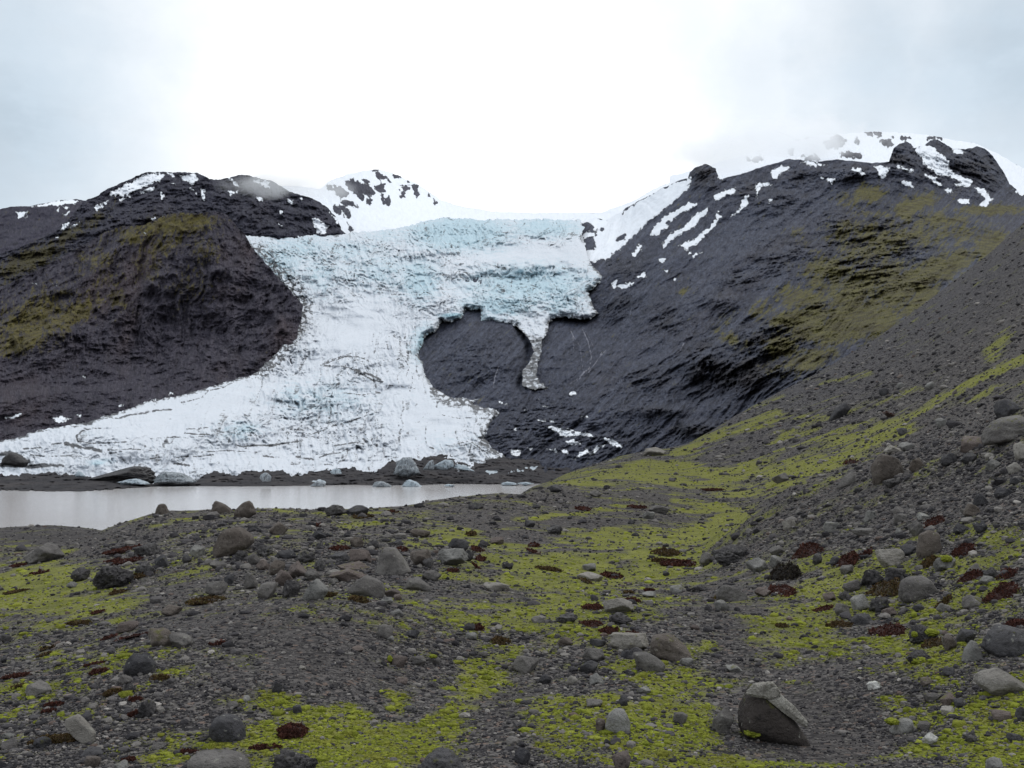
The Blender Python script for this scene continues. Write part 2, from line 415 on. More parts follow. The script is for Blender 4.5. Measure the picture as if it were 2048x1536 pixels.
def nunatak():
    mat = rock_mat('nunatak_rock', srgb(52, 52, 62), srgb(66, 66, 78), srgb(90, 90, 100), srgb(70, 68, 76), (0, 0, 0), (0, 0, 0), streak=.3)
    rocks = [Z2((260,180),(330,185),(400,200),(430,250),(400,265),(340,250),(290,225)), Z2((170,215),(250,220),(280,260),(250,280),(200,245)), Z2((440,210),(490,205),(495,240),(460,250)),
      Z2((430,125),(470,130),(505,160),(480,165)), Z2((550,150),(580,155),(570,175)), Z2((590,205),(640,225),(620,235)), Z2((585,235),(610,255),(605,275),(585,260)), Z2((660,205),(690,205),(685,235),(660,225)),
      Z2((675,260),(690,262),(685,280)), Z2((240,290),(330,310),(330,335),(250,310)), Z2((240,330),(280,345),(290,390),(250,380)), Z2((330,255),(370,270),(370,300),(340,290)), Z2((480,265),(520,275),(520,325),(495,310)),
      Z2((280,435),(305,465),(290,470)), Z2((360,170),(400,185),(395,200)), Z2((625,180),(645,200),(640,208)), Z2((520,180),(535,185),(530,195)), Z2((780,285),(798,310),(790,318)), Z2((750,258),(760,262),(756,270)), Z2((200,330),(230,345),(235,370),(210,360)), Z2((395,290),(415,300),(410,315),(395,308)),
      ]
    def at_(W, x, y, s):
        r = polys_sdf(x, y, rocks, 2.0)
        sn = np.clip(-(r + 1.5) / 6, -3, 3)
        low = sstep(455, 475, y)
        return dict(ft=fall_map(x, y, -25, 0.6), snow=sn, moss=0 * x - 1, vein=0 * x)
    terrain('snow_field', [(560,372),(600,372),(640,378),(660,362),(690,350),(720,342),(760,338),(800,352),(835,368),(860,384),(885,402),(930,414),(1000,424),(1100,426),(1200,425),(1260,405),(1320,372),(1400,345),(1400,500),(560,500)],
            [(600,400,2700),(700,350,3000),(760,340,3100),(880,400,3200),(1000,420,3400),(1300,380,3000),(640,480,2300),(900,470,2500),(1200,470,2450),(1000,420,2900),(1400,400,2700),(1380,345,3300)],
            2.2, mat, rock_disp(20, 8), at_, rough=2.0)

ICE_OUT = ([(489,472),(520,473),(560,474.5),(620,470),(690,466),(740,463),(800,455),(830,448),(860,440),(885,435),(930,437),(960,440),(1000,438),(1040,440),(1090,437),(1130,440),(1160,439),(1168,455),(1160,478),(1172,500)]
 + Z2((1690,650),(1720,690),(1780,745),(1740,790),(1690,830),(1700,870),(1710,910),(1745,955),(1700,990),(1640,990),(1560,975),(1480,985),(1455,1010),(1450,1060),(1420,1110),(1412,1180),(1392,1250),(1382,1320),(1400,1350),(1445,1392),(1360,1402),(1300,1375),(1300,1290),(1345,1240),(1368,1180),(1352,1130),(1310,1070),(1265,1030),(1200,1025),(1130,1010),(1060,1000),(1055,940),(1030,930),(1000,935),(975,932),(955,960),(940,990),(850,1010),(830,1000),(800,1055),(730,1090),(715,1150),(690,1200),(735,1270),(740,1330),(790,1390),(860,1440),(960,1452),(1030,1447),(1110,1444))
 + Z5((1020,308),(1150,330),(1190,370),(1130,435),(1090,520),(1130,560),(1200,600),(1240,640)) + [(900,960),(560,990),(0,1000),(-80,1000),(-80,905)]
 + Z4((0,825),(120,800),(230,760),(380,735),(520,718),(600,680),(680,660),(850,598),(1060,558),(1230,508),(1390,458),(1480,438),(1560,368),(1640,288),(1680,218),(1745,108))
 + [(590,640),(560,600),(525,560),(490,520),(470,490)])

DIRT = [ (Z4((0,962),(90,968),(200,975),(300,968),(372,972)), 5.0), (Z4((560,700),(640,690),(690,694)), 2.0), (Z4((180,905),(260,915),(420,912)), 2.0), (Z4((620,880),(760,872),(900,880)), 1.8), (Z4((1180,890),(1330,880),(1500,890)), 2.0), (Z5((250,250),(360,262),(470,250)), 2.0), (Z5((640,430),(700,420)), 1.6), (Z5((830,380),(930,400),(1010,395)), 1.5), (Z5((200,560),(330,540),(420,560)), 2.2), (Z4((590,750),(540,752),(480,766),(445,795),(455,825),(520,838),(640,836),(740,830)), 2.6), (Z4((700,692),(760,672),(850,660),(920,645),(1000,642)), 3.2), (Z4((1060,600),(1130,585),(1180,570),(1220,530),(1300,515),(1390,470)), 1.8),
 (Z4((140,872),(240,862)), 2.4), (Z4((300,842),(360,838)), 3), (Z4((385,842),(430,850),(480,862),(540,868),(590,885)), 5.5), (Z4((1080,755),(1150,752),(1220,744)), 1.9), (Z4((1080,778),(1140,785),(1225,787)), 2.6),
 (Z4((880,812),(1000,802),(1090,806),(1190,798)), 1.5), (Z4((1240,775),(1320,770),(1420,790),(1560,795)), 1.5), (Z4((1390,850),(1440,868)), 2.4), (Z4((1430,858),(1500,850),(1580,852),(1640,842),(1760,825)), 3.6),
 (Z4((1030,922),(1100,915),(1160,915),(1250,905)), 2.0), (Z4((1540,912),(1600,920)), 3), (Z4((1735,915),(1780,925),(1830,932)), 3.8), (Z4((1870,922),(1900,905),(1960,896)), 2.0), (Z4((880,928),(930,920)), 2.8), (Z4((1015,958),(1060,960),(1105,970)), 3.8),
 (Z4((1880,385),(1920,368),(1960,350),(2048,325)), 2.0), (Z4((1700,960),(1800,965),(1950,962)), 1.3), (Z4((340,892),(480,893)), 1.4), (Z4((0,905),(60,890),(130,930),(170,945)), 6.0), (Z4((0,968),(120,975),(250,965),(370,968)), 4.5), (Z4((640,900),(700,885),(730,890)), 1.8),
 (Z5((130,92),(240,95),(330,112),(430,150)), 2.0), (Z5((160,65),(250,38),(340,40),(400,60)), 2.0), (Z5((300,110),(360,130),(400,140),(470,172)), 3.6), (Z5((560,60),(600,40),(640,100),(622,150)), 1.5), (Z5((330,130),(380,150),(430,180),(480,185)), 3.0),
 (Z5((640,315),(612,330),(596,370),(590,400),(606,440),(582,480),(578,520),(588,560)), 3.2), (Z5((742,420),(736,470),(732,510),(742,560),(782,578)), 2.6), (Z5((820,280),(805,310),(800,335)), 2.2), (Z5((710,405),(735,375),(765,360)), 1.5),
 (Z5((400,318),(440,312),(482,320),(470,350),(440,365),(405,340)), 3.0), (Z5((180,448),(300,415),(400,380),(460,362)), 2.3), (Z5((450,400),(460,450)), 2.2), (Z5((80,488),(150,466)), 1.5), (Z5((370,520),(400,540)), 3.0), (Z5((1058,402),(1072,360),(1112,330)), 1.5), (Z5((1050,402),(1140,407)), 1.5),
 (Z5((860,560),(930,545),(1000,532)), 1.4), (Z5((0,628),(60,640)), 2.4), (Z5((120,632),(170,608),(240,600),(260,585)), 1.8), (Z5((0,485),(120,520)), 1.4), (Z5((500,205),(600,215),(700,230)), 1.2), (Z5((960,560),(1010,540),(1060,580),(1100,605)), 2.4), (Z5((990,600),(1000,560)), 2.0), (Z5((640,250),(660,180),(650,120)), 1.3), (Z5((100,210),(220,200),(330,205)), 1.1),
 (Z2((700,850),(730,830),(770,845)), 2.0), (Z2((900,740),(920,710),(985,720)), 1.4), (Z2((1350,790),(1390,800),(1360,820)), 1.8), (Z2((1240,760),(1236,800)), 1.3), (Z2((1335,740),(1340,770)), 1.3), (Z2((1250,890),(1258,940)), 1.3), (Z2((1290,900),(1300,935)), 1.3), (Z2((1300,880),(1400,890),(1500,910)), 1.1), (Z2((1020,720),(940,730),(900,745)), 1.1), (Z2((120,1260),(200,1220),(300,1190),(380,1190)), 1.6), (Z2((580,1240),(600,1205),(640,1220)), 1.4)]

LEFT_M = [(505,480),(520,510),(547,540),(581,582),(603,609),(595,640),(574,675),(561,699),(533,726),(506,750)]
def glacier():
    mat = ice_mat()
    def crev(W, x, y):
        """how broken the ice is, 0 smooth .. 1 torn"""
        c = blobs(x, y, [(600,510,120,60,1),(780,520,180,80,.9),(920,465,130,40,1.2),(1100,465,90,35,1),(1060,580,150,55,1.2),(850,600,120,50,.7),(690,560,80,60,.8),(580,690,45,60,1.1),(640,820,110,50,1),(480,860,70,25,.9),(700,870,110,40,.8),(800,690,50,50,.6),(720,740,60,30,.8),(1080,690,40,60,1.0),(540,740,30,20,.9),(960,890,50,30,.8)])
        flat = blobs(x, y, [(1060,512,95,16,1.1),(720,640,60,70,.5),(380,810,120,40,.6),(850,850,60,40,.6)])
        return np.clip(.42 + c - flat, .08, 1.3)
    def lines(x, y):
        a = np.arctan2(x - 830, y - 330); r = np.hypot(x - 830, y - 330)
        w1 = fbm(np.stack([x / 60, y / 60, 0 * x], -1), 1, 3, .55, seed=5); w2 = fbm(np.stack([x / 22, y / 22, 0 * x], -1), 1, 2, .55, seed=6)
        run = fbm(np.stack([a * 21 + w1 * .55 + w2 * .14, r / 120 + w1 * .5, 0 * x + 3], -1), 1, 4, .62, seed=47, ridged=True)
        arc = fbm(np.stack([a * 7 + w1 * .5, r / 17 + w1 * 1.5 + w2 * .3, 0 * x + 5], -1), 1, 4, .62, seed=49, ridged=True)
        return arc, run
    def crack(W, x, y):
        a = np.arctan2(x - 830, y - 330); r = np.hypot(x - 830, y - 330)
        w1 = fbm(np.stack([x / 60, y / 60, 0 * x], -1), 1, 3, .55, seed=5)
        w2 = fbm(np.stack([x / 18, y / 18, 0 * x], -1), 1, 2, .55, seed=6)
        arc = fbm(np.stack([a * 10 + w1 * 1.1, r / 15 + w1 * 2.4 + w2 * .5, 0 * x], -1), 1, 4, .62, seed=41, ridged=True)      # across the flow
        run = fbm(np.stack([a * 34 + w1 * 1.6 + w2 * .4, r / 42 + w1, 0 * x + 7], -1), 1, 4, .62, seed=43, ridged=True)       # along the flow
        up = 1 - sstep(560, 720, y)
        return arc * (.35 + .6 * up) + run * (.75 - .5 * up)
    def disp(W, x, y, s):
        k = crev(W, x, y)
        warp = fbm(W, 1 / 90., 3, .5, seed=5)
        cr = crack(W, x, y)
        blk = fbm(W, 1 / 16., 4, .6, seed=51, ridged=True)
        bulge = fbm(W * (1, .6, 1), 1 / 170., 4, .55, seed=61)
        lip = 24 * (1 - sstep(0, 13, s)) * sstep(500, 560, y) * (x > 790) * (1 - 1.6 * sstep(640, 668, y) * (x > 1025) * (x < 1112)) + 8 * (1 - sstep(0, 10, s))                       # the ice thins to its edge
        wv = fbm(np.stack([x / 55, y / 90, 0 * x], -1), 1, 4, .6, seed=66)
        step = 26 * (sstep(530, 548, y + 26 * wv + 5 * blk) * sstep(930, 980, x) * (1 - sstep(1170, 1200, x)))
        ed = .35 + .65 * sstep(0, 28, s)
        return -(cr * 20 * k * ed + blk * 5 * k + bulge * 60 * sstep(0, 60, s)) + lip + 6 + step * (1 - sstep(545, 640, y))
    def at_(W, x, y, s):
        k = crev(W, x, y)
        blue = blobs(x, y, [(560,520,60,50,.6),(640,540,60,60,.5),(840,560,50,50,.75),(780,470,90,30,.45),(1120,600,60,40,.6),(480,860,50,20,.5),(590,800,50,40,.45),(920,465,120,40,.95),(1090,455,90,25,.75),(1060,570,150,45,.8),(600,500,110,40,.55),(760,540,120,50,.5),(850,690,30,40,.8),(1000,610,80,25,.8),(650,800,110,45,.42),(900,880,70,25,.25),(690,500,120,30,.5),(960,640,50,20,.7),(200,925,30,10,.6)])
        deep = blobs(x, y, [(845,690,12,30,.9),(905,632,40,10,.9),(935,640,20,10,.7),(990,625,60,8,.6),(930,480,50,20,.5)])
        dirt = np.zeros(len(x))
        jit = fbm(np.stack([x, y, 0 * x], -1), 1 / 9., 3, .6, seed=71)
        for pts, w in DIRT:
            a = np.asarray(pts); m = (x > a[:, 0].min() - 20) & (x < a[:, 0].max() + 20) & (y > a[:, 1].min() - 20) & (y < a[:, 1].max() + 20)
            if m.any():
                d = line_dist(x[m], y[m], pts)
                dirt[m] = np.maximum(dirt[m], np.clip(1.25 - (d + np.abs(jit[m]) * 3.0) / (w * .95), 0, 1))
        dirt[:] *= np.where((x > 730) & (x < 860) & (y > 790), .55, 1)
        cr0 = -crack(W, x, y)
        # rubble along the left margin and dark bands in the torn zones
        Q = np.stack([x / 13, y / 9, 0 * x], -1) + .5 * fbm(np.stack([x / 30, y / 30, 0 * x], -1), 1, 3, .5, seed=83)[:, None]
        web = fbm(Q, 1, 4, .6, seed=81, ridged=True)
        left = (1 - sstep(2, 44, line_dist(x, y, LEFT_M))) * sstep(470, 500, y) * (1 - sstep(745, 775, y))
        dirt = np.maximum(dirt, np.clip((web - .22) * 2.6, 0, 1) * left * 1.1)
        torn = blobs(x, y, [(480,870,60,14,.9),(640,855,110,40,.8),(740,880,60,25,.9),(720,735,60,30,1.0),(690,560,110,60,.35),(850,560,60,40,.45),(1050,590,120,40,.5),(400,905,200,20,.5),(960,880,50,40,.7),(1060,600,70,30,.5),(760,790,60,30,.5),(1000,900,60,12,1.0),(100,910,140,16,.5)])
        dirt = np.maximum(dirt, np.clip((web - .5) * 3.0, 0, .9) * torn)
        gen = .5 * fbm(np.stack([x / 16, y / 7, 0 * x], -1), 1, 4, .6, seed=91, ridged=True) + .5 * cr0
        dirt = np.maximum(dirt, np.clip((gen - .62) * 2.6, 0, .5) * np.clip(k, 0.15, 1))
        edge = (1 - sstep(0, 9, s)) * np.clip(web * 1.3 + .25, 0, 1) * ((x > 800) | (y < 760) | (x < 520))
        toe = (1 - sstep(3, 34, s)) * (x > 860) * (y > 775) * (y < 925)
        dirt = np.maximum(dirt, np.clip((web - .02) * 2.2, 0, 1) * toe)
        dirt = np.maximum(dirt, edge * .85 * sstep(500, 540, y) * (y < 1000))
        # thin lines of dust: along the flow low down, in arcs across it in the icefall
        arc, run = lines(x, y)
        up = 1 - sstep(560, 700, y)
        ln = np.maximum(sstep(.52, .85, run) * (1 - .7 * up) * .55 * np.clip(.45 + k, 0, 1), sstep(.52, .8, arc) * (.25 + .75 * up) * .55 * np.clip(k + .2, 0, 1))
        dirt = np.maximum(dirt, ln)
        tong = sstep(650, 690, y) * (x > 1035) * (x < 1105)
        dirt = np.maximum(dirt, tong * (.66 + .4 * jit))
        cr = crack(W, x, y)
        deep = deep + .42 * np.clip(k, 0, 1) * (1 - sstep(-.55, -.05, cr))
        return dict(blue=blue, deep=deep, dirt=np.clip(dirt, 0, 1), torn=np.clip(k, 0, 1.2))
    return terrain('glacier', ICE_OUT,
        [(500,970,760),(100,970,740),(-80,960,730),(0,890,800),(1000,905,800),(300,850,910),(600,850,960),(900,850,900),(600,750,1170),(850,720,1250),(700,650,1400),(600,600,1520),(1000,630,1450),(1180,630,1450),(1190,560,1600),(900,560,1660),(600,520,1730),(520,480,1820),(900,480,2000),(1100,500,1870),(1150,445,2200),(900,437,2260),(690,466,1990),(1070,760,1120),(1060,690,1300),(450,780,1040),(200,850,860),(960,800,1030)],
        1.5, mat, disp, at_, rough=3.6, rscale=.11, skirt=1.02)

SNOW_R = [[(1120,430),(1160,430),(1215,436),(1245,418),(1260,450),(1225,500),(1190,524),(1150,530),(1120,500)],
 Z3((60,640),(100,590),(130,540),(170,500),(190,440),(250,395),(350,335),(450,287),(532,258),(522,310),(470,360),(400,412),(330,472),(270,530),(200,590),(140,642)),
 Z3((338,530),(350,490),(420,432),(520,370),(562,377),(520,410),(480,432),(430,482),(375,524)), Z3((400,562),(415,535),(430,520),(500,480),(545,430),(570,415),(612,393),(600,430),(570,452),(545,490),(480,522),(440,552),(400,592)),
 Z3((465,572),(540,540),(610,490),(642,450),(630,440),(656,412),(667,440),(650,472),(600,522),(560,562),(518,580),(540,610),(582,603),(540,630),(500,588)), Z3((703,447),(740,412),(755,400),(752,365),(770,345),(802,335),(790,352),(792,380),(762,412),(722,440)),
 Z3((818,290),(850,280),(892,278),(896,300),(852,310),(832,357),(820,340)), Z3((893,225),(930,213),(978,208),(975,226),(937,245),(915,274),(892,264)), Z3((628,345),(670,320),(732,303),(722,335),(672,355),(640,369)), Z3((1122,263),(1188,266),(1172,292),(1150,280)),
 Z3((1262,226),(1290,210),(1322,245),(1308,254)), Z3((1348,205),(1442,213),(1420,262),(1392,264),(1372,230)), Z3((1448,203),(1542,225),(1530,236),(1470,222)), Z3((1540,125),(1600,108),(1680,150),(1702,200),(1722,240),(1800,268),(1817,302),(1790,312),(1740,272),(1660,252),(1590,202)),
 Z3((1818,308),(1862,308),(1902,360),(1872,392),(1843,387),(1862,355)), Z3((1683,310),(1712,308),(1727,330),(1690,337)), Z3((1738,360),(1790,363),(1802,382),(1750,380)), Z3((1588,243),(1650,263),(1672,302),(1640,290)), Z3((193,757),(258,733),(272,743),(210,777)), Z3((278,712),(325,695),(320,712),(285,724)),
 Z3((383,635),(412,633),(400,652),(388,652)), Z3((433,706),(467,720),(455,728)), Z3((168,742),(192,723),(180,785)), Z3((1985,308),(2046,328),(2046,347),(2000,332)), Z3((1478,283),(1532,273),(1547,312),(1510,297)), Z3((878,365),(897,358),(885,382)), Z3((405,683),(425,685),(420,698)), Z3((300,600),(320,600),(310,612)), Z3((265,615),(290,565),(320,560),(300,590),(275,620)),
 Z3((1640,190),(1662,170),(1690,180),(1700,215),(1670,215)), Z3((1700,130),(1750,125),(1790,150),(1740,160)), Z3((1660,60),(1740,80),(1770,115),(1720,110)), Z3((1010,190),(1060,185),(1160,205),(1100,215)), Z3((1725,290),(1760,285),(1770,300),(1740,305)), Z3((650,225),(668,235),(672,270),(655,270))]
ROCK_IN = [[(1163,452),(1178,446),(1187,455),(1180,463),(1166,464)],[(1178,462),(1196,460),(1192,470)],[(1168,476),(1184,472),(1194,490),(1188,500),(1174,498)],Z3((185,548),(200,528),(232,513),(226,540),(192,554)), Z3((420,470),(430,460),(432,478)), Z3((480,430),(500,425),(495,438)), Z3((1660,140),(1690,145),(1680,165)), Z3((20,480),(60,470),(70,500),(30,520)), Z3((50,540),(80,530),(100,580),(70,590)), Z3((90,500),(130,490),(125,510))]
ICE_T = [Z5((1440,445),(1480,440),(1560,470),(1640,490),(1610,510),(1520,500)), Z5((1540,530),(1600,525),(1640,550),(1590,560)), Z5((1770,515),(1810,510),(1890,560),(1880,575),(1800,540)), Z5((1560,455),(1600,465),(1640,485),(1620,495)), Z5((1640,490),(1700,485),(1712,505),(1660,505)), Z5((1415,325),(1460,322),(1455,335),(1420,335)),
 Z5((1195,320),(1215,315),(1220,330)), Z5((1390,410),(1470,410),(1490,425),(1410,422)), Z5((1560,250),(1610,240),(1620,258),(1580,265)), Z5((1230,590),(1290,580),(1280,615),(1240,610)), Z5((1450,580),(1500,570),(1510,600)), Z5((1600,640),(1640,600),(1690,570),(1680,610)), Z5((1640,390),(1680,380),(1690,395)), Z5((1330,570),(1360,575),(1350,590)),
 Z5((1690,620),(1740,560),(1760,570),(1720,620)), Z5((1520,590),(1560,580),(1570,605)), Z5((1750,560),(1780,555),(1775,575)), Z5((1470,378),(1500,375),(1498,388)), Z5((1160,300),(1180,298),(1185,312)), Z5((1480,290),(1500,287),(1498,298)), Z5((1385,285),(1400,283),(1402,292)), Z5((1250,455),(1268,452),(1262,468)),Z5((1300,350),(1330,345),(1325,356))]
VEINS = [(Z3((35,955),(60,1010),(75,1080)), 3.0), (Z3((120,1060),(95,1110),(50,1150)), 2.4), (Z3((75,1080),(65,1130),(20,1175)), 2.6), (Z3((50,1140),(10,1180),(-20,1200)), 2.8), (Z3((260,850),(250,890)), 2.0), (Z3((230,930),(200,975),(180,1010)), 2.0), (Z3((495,1020),(480,1050),(462,1062)), 4), (Z3((-10,980),(-5,1060)), 2.0), (Z2((1160,1270),(1140,1330),(1130,1390)), 4.0), (Z3((100,985),(80,1010)), 1.6), (Z2((1580,1050),(1600,1090),(1640,1150),(1650,1250),(1660,1310)), 2.2), (Z2((1660,1040),(1700,1110),(1720,1160),(1700,1200)), 1.8), (Z2((1790,1170),(1730,1240),(1690,1300),(1620,1350)), 2.4)]

def right_side():
    snowm = rock_mat('upper_snow', srgb(60, 60, 68), srgb(80, 80, 90), srgb(100, 100, 108), srgb(80, 78, 84), (0, 0, 0), (0, 0, 0), streak=.3)
    rk = [Z3((1135,100),(1190,75),(1240,90),(1210,115),(1150,125)), Z3((1330,55),(1370,50),(1390,65),(1345,70)), Z3((1450,80),(1520,85),(1500,95)), Z3((1400,100),(1440,98),(1450,110),(1410,112)), Z3((1000,80),(1080,70),(1060,82)), Z3((820,125),(870,130),(840,140)), Z3((1270,90),(1300,95),(1290,105)), Z3((1215,150),(1280,148),(1300,168),(1230,170)), Z3((790,180),(850,178),(820,188)), Z3((1045,165),(1100,160),(1110,178),(1050,180)), Z3((960,150),(990,140),(985,155)), Z3((1600,85),(1660,80),(1640,95))]
    def at_(W, x, y, s):
        return dict(ft=fall_map(x, y, 0, 0.8), snow=np.clip(-(polys_sdf(x, y, rk, 2.2) + 2) / 6, -3, 3), moss=0 * x - 1, vein=0 * x)
    terrain('snow_dome', [(1340,352),(1400,338),(1450,320),(1500,306),(1560,288),(1600,278),(1640,270),(1700,266),(1750,263),(1800,265),(1860,270),(1905,280),(1950,286),(2000,310),(2060,345),(2150,380),(2150,480),(1340,480)],
            [(1380,350,2600),(1500,310,2700),(1640,272,2800),(1750,265,2850),(1860,272,2800),(1950,288,2700),(2100,350,2600),(1500,400,2100),(1750,380,2100),(2000,420,2000),(2150,470,2000),(1340,470,2100)], 2.2, snowm, rock_disp(14, 6), at_, rough=1.6)
    mat = rock_mat('right_slope_rock', srgb(40, 42, 54), srgb(56, 59, 73), srgb(88, 92, 107), srgb(66, 62, 68), srgb(102, 97, 48), srgb(76, 69, 38), fall=(math.radians(42), math.radians(38), math.radians(10)), streak=.6)
    MOSS = [(1690,460,60,30,.5,20),(1770,480,90,50,.6),(1660,540,60,40,.65),(1750,560,90,40,.75,25),(1700,400,40,20,.5),(1880,440,90,20,.65),(1620,600,60,30,.7),(1840,600,60,20,.8,40),(1600,640,70,26,.95,10),(1700,640,90,40,.95,30),(1650,665,90,20,.95),(1800,580,70,40,.85,40),(1860,545,70,25,.95,30),(1900,530,60,25,.9,30),(1990,500,40,40,1.0,45),(1740,388,30,18,.9),(1830,410,55,18,.85,20),(1810,425,25,22,.8),(1980,420,80,12,.75),(1760,430,50,12,.5),(1640,560,50,30,.6,40),(1720,510,80,50,.55,30),(1600,480,40,25,.3),(1850,470,80,40,.5),(1580,590,40,25,.6,20),(1520,620,40,20,.5,20),(1560,690,40,30,.75),(1470,680,40,14,.6,-15),(1620,720,60,25,.7,20),(1560,740,40,20,.4),(1370,580,16,8,.7,30),(1700,590,60,40,.75),(1760,640,60,40,.8,40),(1920,470,80,30,.5),(1450,640,40,14,.35,35),(1590,465,16,10,.5,30),(1660,420,20,8,.3),(1960,560,60,30,.9,40)]
    SCREE = [(1480,470,120,50,1,35),(1560,440,120,40,.9,30),(1400,600,110,24,.8,42),(1330,690,90,20,.7,42),(1640,410,80,30,.8,20),(1560,560,40,60,.7,40),(1720,640,30,14,.7,40),(1930,470,60,20,.7,30),(1250,760,100,14,.6,42),(1500,540,60,20,.8,40),(1670,690,60,14,.8,40),(1420,520,60,30,.8,40),(1860,420,60,16,.6)]
    CLIFF = [(1330,640,40,30,.5),(1230,610,30,30,.6),(1290,760,50,20,.5),(1480,560,40,16,.5),(1440,600,30,16,.5),(1600,360,80,20,.4),(1410,345,30,30,1.0),(1560,400,60,20,.5),(1900,330,70,30,.8),(1700,345,60,18,.8),(1620,350,60,16,.6),(1960,340,50,30,.9),(1800,320,30,30,.9),(1500,380,40,14,.6),(1780,450,60,20,.6),(1600,500,30,24,.7),(1250,540,40,30,.5),(1390,860,40,14,.8),(1300,820,50,12,.5),(1730,520,80,60,.9),(1800,500,60,40,.7),(1640,610,30,20,.6),(1560,665,45,35,1.1),(1410,730,35,44,1.2),(1480,745,80,34,1.25),(1530,685,70,34,.9),(1550,740,50,20,.9),(1680,450,40,25,.8),(1550,520,40,30,.5),(1840,560,60,14,.6,30)]
    def at_(W, x, y, s):
        sn = polys_sdf(x, y, SNOW_R, 1.4) - .5; ro = polys_sdf(x, y, ROCK_IN)
        sn = np.minimum(sn, -ro)
        tice = polys_sdf(x, y, ICE_T)
        sn = np.maximum(sn, tice)
        mo = blobs(x, y, MOSS) * 1.15 + .08
        cl = blobs(x, y, CLIFF)
        mo = mo - .30 * cl * sstep(-.1, .4, fbm(W, 1 / 40., 4, .6, seed=7)) 
        v = np.zeros(len(x)); jv = np.abs(fbm(np.stack([x, y, 0 * x], -1), 1 / 8., 3, .6, seed=99))
        for pts, w in VEINS: v = np.maximum(v, np.clip(1.15 - (line_dist(x, y, pts) + 1.5 * jv) / (w * .8), 0, 1))
        jit = fbm(W, 1 / 14., 4, .6, seed=77, ridged=True)
        v = np.maximum(v, blobs(x, y, [(1180,880,120,35,.75),(1060,860,70,40,.62),(1010,830,40,30,.6),(1130,810,60,20,.45)]) * np.clip(jit * 1.2, 0, 1))
        return dict(ft=fall_map(x, y, 44, 0.33), snow=np.clip(sn / 6, -3, 3), moss=mo, vein=v, scree=np.maximum(blobs(x, y, SCREE), .42 * blobs(x, y, [(960,700,80,50,1),(1120,720,50,50,1.1),(1000,660,50,20,1)])), cliff=np.clip(cl * sstep(-.35, .25, fbm(W * (1, .5, 1), 1 / 32., 5, .65, seed=8)) * .95, 0, .9))
    b0 = rock_disp(22, 3)
    def base(W, x, y, s):
        f = fall_map(x, y, 44, 1.0); w = fbm(np.stack([x / 120, y / 120, 0 * x], -1), 1, 3, .5, seed=161)
        rib = fbm(np.stack([f[:, 0] / 46 + w * .8, f[:, 1] / 260, 0 * x], -1), 1, 4, .58, seed=163, ridged=True)
        fin = fbm(np.stack([f[:, 0] / 11 + w * 1.2, f[:, 1] / 75, 0 * x], -1), 1, 3, .6, seed=165, ridged=True)
        low = .45 + .9 * sstep(560, 800, y)
        return b0(W, x, y, s) - rib * 20 - fin * 3.6 * low
    cb0 = rock_disp(50, 36)
    def cbase(W, x, y, s):
        pil = fbm(np.stack([x / 9 + y / 40, y / 34, 0 * x], -1), 1, 4, .6, seed=151, ridged=True)
        led = fbm(np.stack([x / 50, (y + .3 * x) / 11, 0 * x], -1), 1, 3, .6, seed=153, ridged=True)
        return cb0(W, x, y, s) - pil * 16 - led * 9
    def disp(W, x, y, s):
        cl = np.clip(blobs(x, y, CLIFF), 0, 1)
        dome = blobs(x, y, [(950,720,90,70,1),(1130,720,60,60,.7)])
        rub = blobs(x, y, [(1090,850,110,60,1),(1200,890,90,30,1),(1020,880,60,40,.8)])
        gul = np.exp(-(line_dist(x, y, [(1040,655),(1058,690),(1052,735),(1040,770)]) / 9) ** 2)
        dd = -60 * dome * (np.sqrt(np.clip(1 - ((x - 950) / 130) ** 2, 0, 1)))
        return base(W, x, y, s) * (1 - .2 * dome) - dome * 14 * fbm(W * (1, .5, 1), 1 / 30., 5, .6, seed=19, ridged=True) + cbase(W, x, y, s) * cl * .8 + dd * .8 + 6 - dome * 13 * fbm(np.stack([x / 26, y / 34, 0 * x], -1), 1, 5, .62, seed=171, ridged=True) + 40 * gul - rub * (12 * fbm(W, 1 / 14., 5, .62, seed=29, ridged=True) + 8 * fbm(W, 1 / 40., 3, .6, seed=28, ridged=True))
    terrain('mountain_slope', [(800,500),(1090,480),(1135,438),(1160,436),(1190,438),(1215,440),(1240,424),(1262,410),(1290,395),(1330,374),(1360,360),(1376,357),(1380,345),(1391,334),(1413,328),(1431,337),(1436,350),(1440,358),(1457,354),(1484,347),(1523,334),(1550,326),(1580,318),(1596,319),(1633,323),(1677,319),(1743,326),(1778,323),(1783,308),(1787,297),(1800,288),(1813,282),(1822,288),(1828,297),(1850,290),(1860,281),(1875,279),(1890,288),(1905,297),(1930,299),(1953,293),(1970,297),(1980,306),(1990,318),(2002,337),(2012,352),(2019,367),(2030,376),(2041,388),(2060,395),(2200,420),(2200,900),(1500,965),(1130,965),(760,965)],
        [(820,640,1560),(900,600,1600),(900,650,1500),(850,720,1310),(900,790,1130),(1000,700,1310),(1060,640,1490),(1000,800,1070),(1000,880,880),(1000,930,810),(800,950,790),(1200,930,770),(1200,800,960),(1300,700,1110),(1400,800,850),(1400,700,1000),(1500,900,640),(1600,780,700),(1400,560,1300),(1200,560,1660),(1190,640,1500),(1300,480,1750),(1220,440,2250),(1400,340,1950),(1600,320,1800),(1800,285,1700),(1950,295,1750),(2040,400,1550),(1800,500,1150),(1700,620,900),(1900,450,1250),(1600,450,1430),(2200,430,1400),(2200,600,600),(2000,560,850),(1900,350,1600),(900,500,1950)],
        1.45, mat, disp, at_, rough=2.0)

